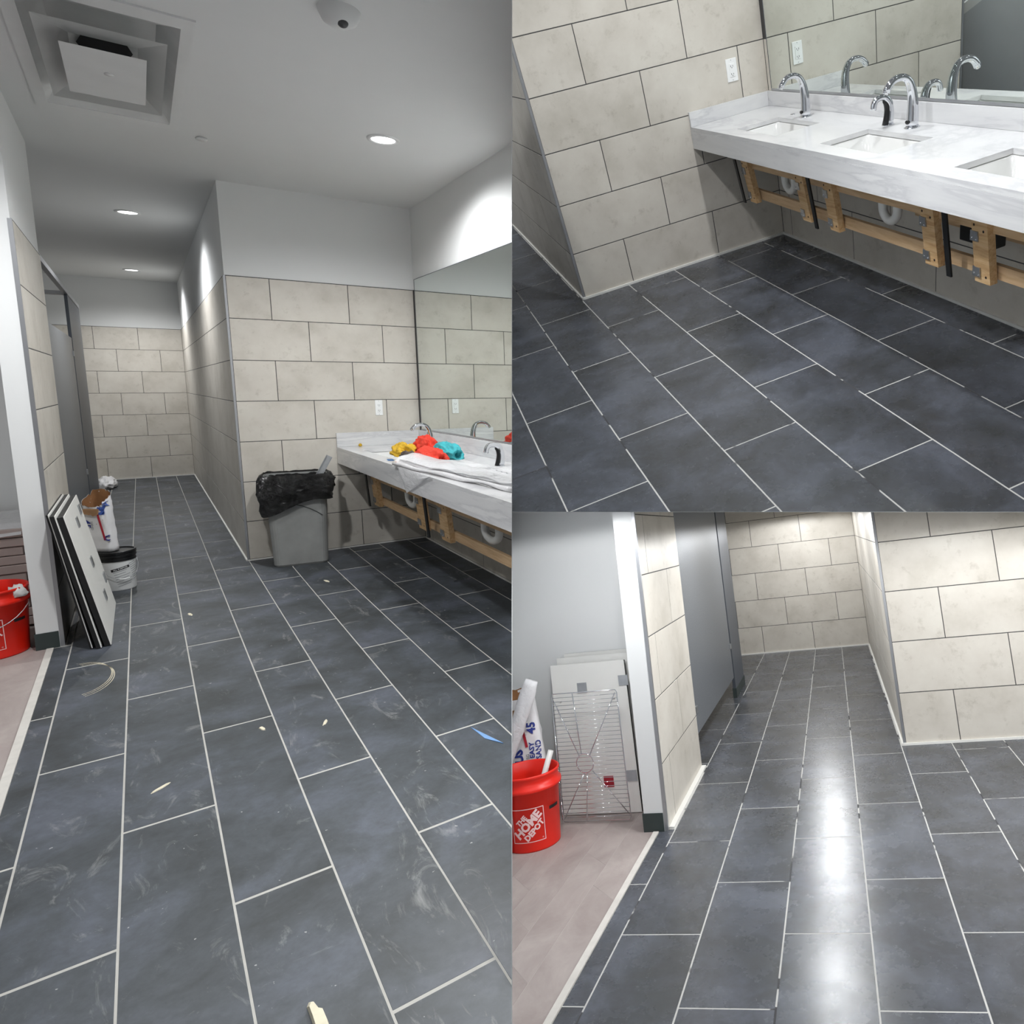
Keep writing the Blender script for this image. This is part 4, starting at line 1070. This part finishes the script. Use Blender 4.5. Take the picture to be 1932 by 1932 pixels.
# ---- rags, scraps and plastic bags on the counter
zc = zc1 + 0.001
for nm, cc, sz, sd, lb in (('rag_yellow', (0.885, -1.13, zc), (0.062, 0.15, 0.055), 1, 'mustard yellow rag at the left of the heap on the counter, '),
                           ('rag_red', (0.995, -1.24, zc), (0.055, 0.13, 0.085), 2, 'red rag on top at the back of the heap, '),
                           ('rag_teal', (1.055, -1.50, zc), (0.06, 0.15, 0.066), 3, 'teal blue rag at the right of the heap, '),
                           ('rag_red', (0.90, -1.62, zc), (0.064, 0.17, 0.058), 8, 'red rag at the front of the heap beside the plastic bags, '),
                           ('rag_dark', (0.83, -1.40, zc), (0.034, 0.10, 0.036), 6, 'dark brown glove-like rag at the front of the heap, ')):
    obj('rag', lump(cc, sz, sd, 0.5, 5, 1.35), nm, 1, smooth=True, label=lb + LP, cat='rag', group='rags on the counter')
obj('cloth_scrap', lump((0.71, -1.60, zc), (0.018, 0.05, 0.012), 9, 0.4, 3), 'rag_red', 1, smooth=True, label='tiny red cloth scrap near the counter edge, ' + LP, cat='scrap')
obj('tape_scrap', lump((0.842, -0.045, zc), (0.011, 0.02, 0.014), 4, 0.4, 2), 'rag_yellow', 1, label='tiny yellow scrap beside the side splash, ' + LP, cat='scrap')
bm = bmesh.new(); bm.faces.new([bm.verts.new(p) for p in ((0.715, -1.33, zc), (0.75, -1.36, zc+0.002), (0.765, -1.26, zc+0.004), (0.735, -1.22, zc+0.001))]); bmesh.ops.solidify(bm, geom=bm.faces[:], thickness=0.001)
obj('tape_scrap', bm, 'scrap_blue', 1, label='small blue tape scrap on the counter before the rags, ' + LP, cat='scrap')
pb = thing('plastic_bags', 1, (0.8, -2.4, zc), 'bundle of clear plastic bags lying over the counter edge, ' + LP, 'plastic bag')
for lay in range(3):
    bm = bmesh.new(); g = []; nx, ny = 14, 30
    for i in range(nx+1):
        r_ = []
        for j in range(ny+1):
            u, v_ = i/nx, j/ny
            y = -1.66 - 1.75*v_ - 0.03*lay; x = 0.652 + 0.17*v_ + 0.006*lay + u*(0.225 + 0.05*math.sin(v_*2.5))
            q = Vector((x*9, y*3, lay*4.0))
            bunch = max(0, 1 - v_*2.4)
            z = zc + 0.012 + 0.015*lay + bunch*0.036*math.sin(math.pi*min(1, u*1.2)) + 0.018*noise.noise(q) + 0.012*noise.noise(q*2.6) + (-0.012 if lay == 0 and u < 0.1 else 0)
            r_.append(bm.verts.new((x, y, max(zc+0.001, z))))
        g.append(r_)
    for i in range(nx):
        for j in range(ny): bm.faces.new((g[i][j], g[i+1][j], g[i+1][j+1], g[i][j+1]))
    obj('film_layer', bm, 'film' if lay else 'film2', 1, pb, smooth=True)
bm = bmesh.new()
tube(bm, [(0.656 + 0.17*k/24 + 0.004*math.sin(k*1.3), -1.68 - 1.75*k/24, zc + 0.016 + 0.004*math.sin(k*0.9)) for k in range(25)], [0.011 + 0.004*math.sin(k*0.7) for k in range(25)], 10, ell=(1.0, 1.0))
obj('rolled_edge', bm, 'film2', 1, pb, smooth=True)
bm = bmesh.new(); g = []
for i in range(9):
    r_ = []
    for j in range(9):
        u, v_ = i/8, j/8
        y = -1.74 - 0.62*u; dn = v_*(0.155*(1 - abs(u-0.22)/0.78 if u > 0.22 else u/0.22))
        r_.append(bm.verts.new((0.664 - 0.006*math.sin(v_*3) - 0.004*noise.noise(Vector((u*4, v_*4, 2))), y, zc + 0.006 - dn)))
    g.append(r_)
for i in range(8):
    for j in range(8): bm.faces.new((g[i][j], g[i+1][j], g[i+1][j+1], g[i][j+1]))
bmesh.ops.remove_doubles(bm, verts=bm.verts[:], dist=0.0003)
obj('hanging_corner', bm, 'film', 1, pb, smooth=True, label='grey translucent corner hanging over the counter edge')
# pale grey brand script on the film, too small to read
pts = [(0.0, 0.016), (-0.012, 0.020), (-0.016, 0.010), (-0.004, 0.002), (-0.008, -0.010), (-0.020, -0.008)]
scr = strip2d(pts, 0.004)
zig = strip2d([(0.012 + 0.007*k, -0.006 if k % 2 else 0.004) for k in range(12)], 0.003)
bm = merge(scr, zig)
for v in bm.verts: v.co = Vector((0.835 + v.co.y*1.3, -2.78 - v.co.x*4.5, zc + 0.075))
obj('script_print', bm, 'print_grey', 1, pb)

# ---- bits on the floor
def crumb(name, x, y, sx, sy, seed, mat, label, rot=0.0, h=0.004):
    bm = bmesh.new(); n = 14
    ring = []
    for k in range(n):
        a = 2*math.pi*k/n; r = 1 + 0.45*noise.noise(Vector((math.cos(a)*1.7, math.sin(a)*1.7, seed)))
        X, Y = sx*r*math.cos(a), sy*r*math.sin(a)
        ring.append((x + X*math.cos(rot) - Y*math.sin(rot), y + X*math.sin(rot) + Y*math.cos(rot)))
    loft(bm, [[(p[0], p[1], 0.0004) for p in ring], [(x+(p[0]-x)*0.8, y+(p[1]-y)*0.8, h) for p in ring]], True, True)
    return obj(name, bm, mat, 1, label=label, cat='debris')
crumb('plaster_crumb', -0.352, -4.66, 0.013, 0.075, 2.0, 'scrap_cream', 'cream plaster crumb at the bottom edge, ' + LP, 0.1, 0.012)
crumb('plaster_crumb', -0.60, -3.36, 0.007, 0.034, 5.0, 'scrap_cream', 'pale smeared plaster blob beside the second grout line, ' + LP, -0.9, 0.003)
crumb('plaster_crumb', -0.275, -3.10, 0.007, 0.022, 7.0, 'scrap_cream', 'cream plaster blob on the third row of floor tiles, ' + LP, 0.3, 0.004)
crumb('plaster_crumb', -0.07, -3.20, 0.006, 0.028, 9.0, 'scrap_cream', 'pale plaster smear by a floor joint mid picture, ' + LP, -0.4, 0.003)
crumb('plaster_crumb', -0.42, -1.25, 0.009, 0.03, 12.0, 'scrap_cream', 'white plaster spot on the floor right of the boards, ' + LP, 0.2, 0.003)
crumb('plaster_crumb', 0.36, -0.98, 0.010, 0.035, 15.0, 'scrap_cream', 'white plaster splash in front of the waste bin, ' + LP, 0.2, 0.003)
bm = bmesh.new(); prism(bm, [(0.375, -3.60, 0.0006), (0.425, -3.80, 0.0006), (0.385, -3.72, 0.0006)], [(0.375, -3.60, 0.002), (0.425, -3.80, 0.004), (0.385, -3.72, 0.002)])
obj('tape_scrap', bm, 'scrap_blue', 1, label='pale blue triangular scrap on the dark floor, ' + LP, cat='scrap')
obj('white_bag', lump((-0.985, 5.65, 0.0), (0.085, 0.30, 0.085), 21, 0.4, 4), 'paper_bag', 1, smooth=True, label='small crumpled white bag on the floor at the corridor end, ' + LP, cat='bag')

# curved wipe mark left by a bucket foot
bm = bmesh.new()
pts = [(-0.862 + 0.116*math.cos(math.radians(a)), -2.075 + 0.225*math.sin(math.radians(a))) for a in range(95, -85, -6)]
for off in (0.0, 0.012, 0.022):
    b = strip2d([(x - off*0.5, y + off*1.5) for x, y in pts], 0.0032)
    for v in b.verts: v.co.z = 0.0012
    bm = merge(bm, b)
obj('chalk_mark', bm, 'scrap_cream', 1, label='white curved wipe mark on the floor below the leaning boards, ' + LP, cat='mark')

# ================================================================== THINGS IN THE LOWER RIGHT PICTURE
# plank floor of the hall: planks run away from the camera, ends cut on a slant
def planks(room, parent, x_lo, x_hi, y_lo, y_hi, w_, L_, slant, g):
    cache = {}
    k = 0; x = x_hi - w_
    while x > x_lo - w_:
        y = y_lo - L_ + (k*0.37 % 1.0)*L_
        while y < y_hi:
            y0, y1 = y, min(y + L_ - g, y_hi)
            ctr = Vector((x + w_/2, (y0+y1)/2, 0))
            pr = [project(room, (x+dx, yy, 0)) for dx in (0, w_) for yy in (y0, y1)]
            if not any(p is None for p in pr) and max(p[0] for p in pr) > 966 and min(p[1] for p in pr) < 2000:
                bm = bmesh.new(); a = w_ - g
                q = [(x, y0), (x+a, y0-slant), (x+a, min(y1-slant, y_hi)), (x, y1)]
                prism(bm, [(p[0], p[1], -0.012) for p in q], [(p[0], p[1], 0.0) for p in q])
                obj('plank', bm, 'plank', room, parent)
            y += L_
        x -= w_; k += 1
planks(3, hf, -2.5, XS3-0.027, -3.2, -0.64, 0.132, 0.80, 0.125, 0.0018)

XP3 = -1.225
st = thing('stall_partition', 3, (XP3, 0.9, 0), 'grey stall panel and pilaster between the tiled walls, ' + LR, 'partition')
dr = obj('panel', boxes(((XP3-0.02, -0.19, 0.17), (XP3, 1.52, 2.2), 0.003)), 'lam', 3, st)
obj('pilaster', boxes(((XP3-0.022, 1.54, 0.075), (XP3+0.005, 2.08, 2.2), 0.003)), 'lam_dark', 3, st)
obj('pilaster_shoe', boxes(((XP3-0.026, 1.53, 0.0), (XP3+0.009, 2.09, 0.078))), 'rubber', 3, st)
for y, z in ((-0.14, 0.30), (1.46, 0.42)):
    obj('hinge', boxes(((XP3, y, z), (XP3+0.012, y+0.045, z+0.04))), 'steel', 3, dr)

# boards leaning on the hall wall
def back_board(xa, xb, foot, top, hgt, th, label, dx=-0.04, clips=()):
    t = thing('leaning_board', 3, ((xa+xb)/2, foot, 0), label, 'board', 'boards leaning on the hall wall')
    dv = Vector((dx, top-foot, hgt)); n = Vector((0, -dv.z, dv.y)).normalized()
    def P(x, f, o): return Vector((x, foot, 0.004)) + dv*f + n*o
    bm = bmesh.new(); prism(bm, [P(xa, 0, -th), P(xb, 0, -th), P(xb, 0, -0.004), P(xa, 0, -0.004)], [P(xa, 1, -th), P(xb, 1, -th), P(xb, 1, -0.004), P(xa, 1, -0.004)])
    obj('core', bm, 'board_black', 3, t)
    bm = bmesh.new(); prism(bm, [P(xa, 0, -0.004), P(xb, 0, -0.004), P(xb, 0, 0), P(xa, 0, 0)], [P(xa, 1, -0.004), P(xb, 1, -0.004), P(xb, 1, 0), P(xa, 1, 0)])
    obj('face_sheet', bm, 'board_white', 3, t)
    for x, f, m_ in clips:
        lo = [P(x+a, f+b, 0.0) for a, b in ((-0.027, -0.035), (0.027, -0.035), (0.027, 0.035), (-0.027, 0.035))]
        bm = bmesh.new(); prism(bm, lo, [p + n*0.005 for p in lo]); obj('hanging_clip', bm, m_, 3, t)
back_board(-1.83, -1.40, -0.865, -0.725, 0.755, 0.022, 'front white board behind the wire rack, ' + LR, -0.06,
           ((-1.655, 0.83, 'steel'), (-1.415, 0.86, 'steel'), (-1.56, 0.20, 'print_red'), (-1.43, 0.23, 'steel')))
back_board(-1.82, -1.395, -0.79, -0.675, 0.785, 0.022, 'second white board just behind the front one, ' + LR, -0.05)
back_board(-1.80, -1.385, -0.715, -0.636, 0.80, 0.014, 'rearmost white board against the hall wall, ' + LR, -0.04)

# wire rack
rk = thing('wire_rack', 3, (-1.61, -0.96, 0), 'chrome wire rack with round centre ring leaning on white boards, ' + LR, 'rack')
RA = Vector((-1.79, -0.975, 0.012)); RU = Vector((0.365, 0.0, 0.0)); RV = Vector((-0.045, 0.105, 0.62))
rp = lambda u, v: RA + RU*u + RV*v
bm = bmesh.new()
loop = [rp(0.02, 0), rp(0.98, 0), rp(1, 0.02), rp(1, 0.98), rp(0.98, 1), rp(0.02, 1), rp(0, 0.98), rp(0, 0.02), rp(0.02, 0)]
tube(bm, loop, 0.0032, 6); obj('rim_wire', bm, 'chrome', 3, rk, smooth=True)
mesh0 = None
for k in range(1, 31):
    v_ = k/31.0
    if mesh0 is None:
        bm = bmesh.new(); tube(bm, [rp(0, v_) + Vector((0, -0.003, 0)), rp(1, v_) + Vector((0, -0.003, 0))], 0.0016, 5)
        o = obj('wire', bm, 'chrome', 3, rk, smooth=True); mesh0 = o; base_w = WRLD[o.name]; v0 = v_
    else:
        o = mesh0.copy(); COL.objects.link(o); put(o, WORLD[3] @ Matrix.Translation(RV*(v_-v0)) @ WORLD[3].inverted() @ base_w, rk)
ring_c = (0.42, 0.44)
P = [rp(ring_c[0] + 0.125*math.cos(2*math.pi*k/28), ring_c[1] + 0.073*math.sin(2*math.pi*k/28)) + Vector((0, -0.006, 0)) for k in range(29)]
bm = bmesh.new(); tube(bm, P, 0.003, 6); obj('centre_ring', bm, 'chrome', 3, rk, smooth=True)
for u0, v0_, u1, v1 in ((0.38, 0.51, 0.33, 1.0), (0.50, 0.50, 0.98, 0.98), (0.34, 0.50, 0.03, 0.95), (0.52, 0.38, 0.98, 0.05), (0.40, 0.37, 0.03, 0.02), (0.44, 0.37, 0.36, 0.0)):
    bm = bmesh.new(); tube(bm, [rp(u0, v0_) + Vector((0, -0.006, 0)), rp(u1, v1) + Vector((0, -0.006, 0))], 0.0026, 6); obj('brace', bm, 'chrome', 3, rk, smooth=True)
for u, v_ in ((0.08, 0.07), (0.10, 0.93), (0.93, 0.93), (0.90, 0.09)):
    bm = bmesh.new(); tube(bm, [rp(u, v_), rp(u, v_) + Vector((0, 0.03, -0.005))], 0.006, 8); obj('rubber_foot', bm, 'pvc', 3, rk)

# bucket, sack on a pail behind, film sleeve, grey pipe
bt = red_bucket(3, (-1.868, -1.165, 0), 0.152, 0.345, math.atan2(-3.26, 1.60)-0.12, LR, 'orange-red bucket in front of the wire rack, ' + LR, math.pi)
bm = bmesh.new(); tube(bm, [(-1.90, -1.13, 0.05), (-1.775, -1.075, 0.40)], 0.014, 12); obj('grey_pipe', bm, 'pvc', 3, smooth=True, label='grey plastic pipe standing in the orange-red bucket, ' + LR, cat='pipe')
c = Vector((-2.04, -0.90, 0)); R = 0.125; hB = 0.285
t = thing('bucket', 3, c, 'black-lidded pail half hidden behind the orange-red bucket, ' + LR, 'bucket')
bm = bmesh.new(); lathe(bm, [(0, 0), (R*0.9, 0), (R*0.97, hB*0.8), (0, hB*0.8)], c, 32); obj('pail', bm, 'bucket_white', 3, t)
bm = bmesh.new(); lathe(bm, [(R*0.98, hB*0.75), (R*1.05, hB*0.76), (R*1.05, hB*0.97), (R*1.0, hB), (R*0.95, hB*0.96), (0, hB*0.96)], c, 32); obj('lid', bm, 'black', 3, t)
t, art = sack(3, (-2.005, -0.90, hB*0.99), (0.973, 0.199), 0.115, 0.05, 0.40, -0.03, 'paper_sack', 'white paper sack with blue lettering behind the orange-red bucket, ' + LR, 0.04, 8.0)
art(text_bm('EASY', 0.036, 0.001), 0.055, 0.085, math.pi/2, 'print_blue')
art(text_bm('SAND', 0.036, 0.001), 0.088, 0.085, math.pi/2, 'print_blue')
art(text_bm('45', 0.06, 0.002), 0.060, 0.20, math.pi/2, 'print_blue')
art(text_bm('US', 0.060, 0.003), -0.015, 0.06, math.pi/2, 'print_blue')
art(strip2d([(-0.055, 0.30), (-0.035, 0.20)], 0.013), 0, 0, 0, 'print_red')
art(strip2d([(0.015, 0.19), (0.028, 0.11)], 0.014), 0, 0, 0, 'print_red')
art(text_bm('SG', 0.022, 0.0006), 0.03, 0.055, math.pi/2, 'print_grey')
bm = bmesh.new(); loops = []
A, B_ = Vector((-2.065, -1.01, 0.31)), Vector((-1.885, -0.985, 0.735))
for k in range(15):
    f = k/14; ctr = A.lerp(B_, f); hw = 0.030 + 0.012*f - 0.012*max(0, f-0.85)*6
    loops.append([ctr + Vector((hw*math.cos(2*math.pi*j/18)*(1+0.25*noise.noise(Vector((j*0.9, f*6, 1)))), 0.020*math.sin(2*math.pi*j/18)*(1+0.4*noise.noise(Vector((j*0.9, f*6, 4)))), -hw*0.42*math.cos(2*math.pi*j/18))) for j in range(18)])
loft(bm, loops, True, True)
obj('film_sleeve', bm, 'film2', 3, smooth=True, label='milky plastic film sleeve leaning beside the paper sack, ' + LR, cat='plastic film')
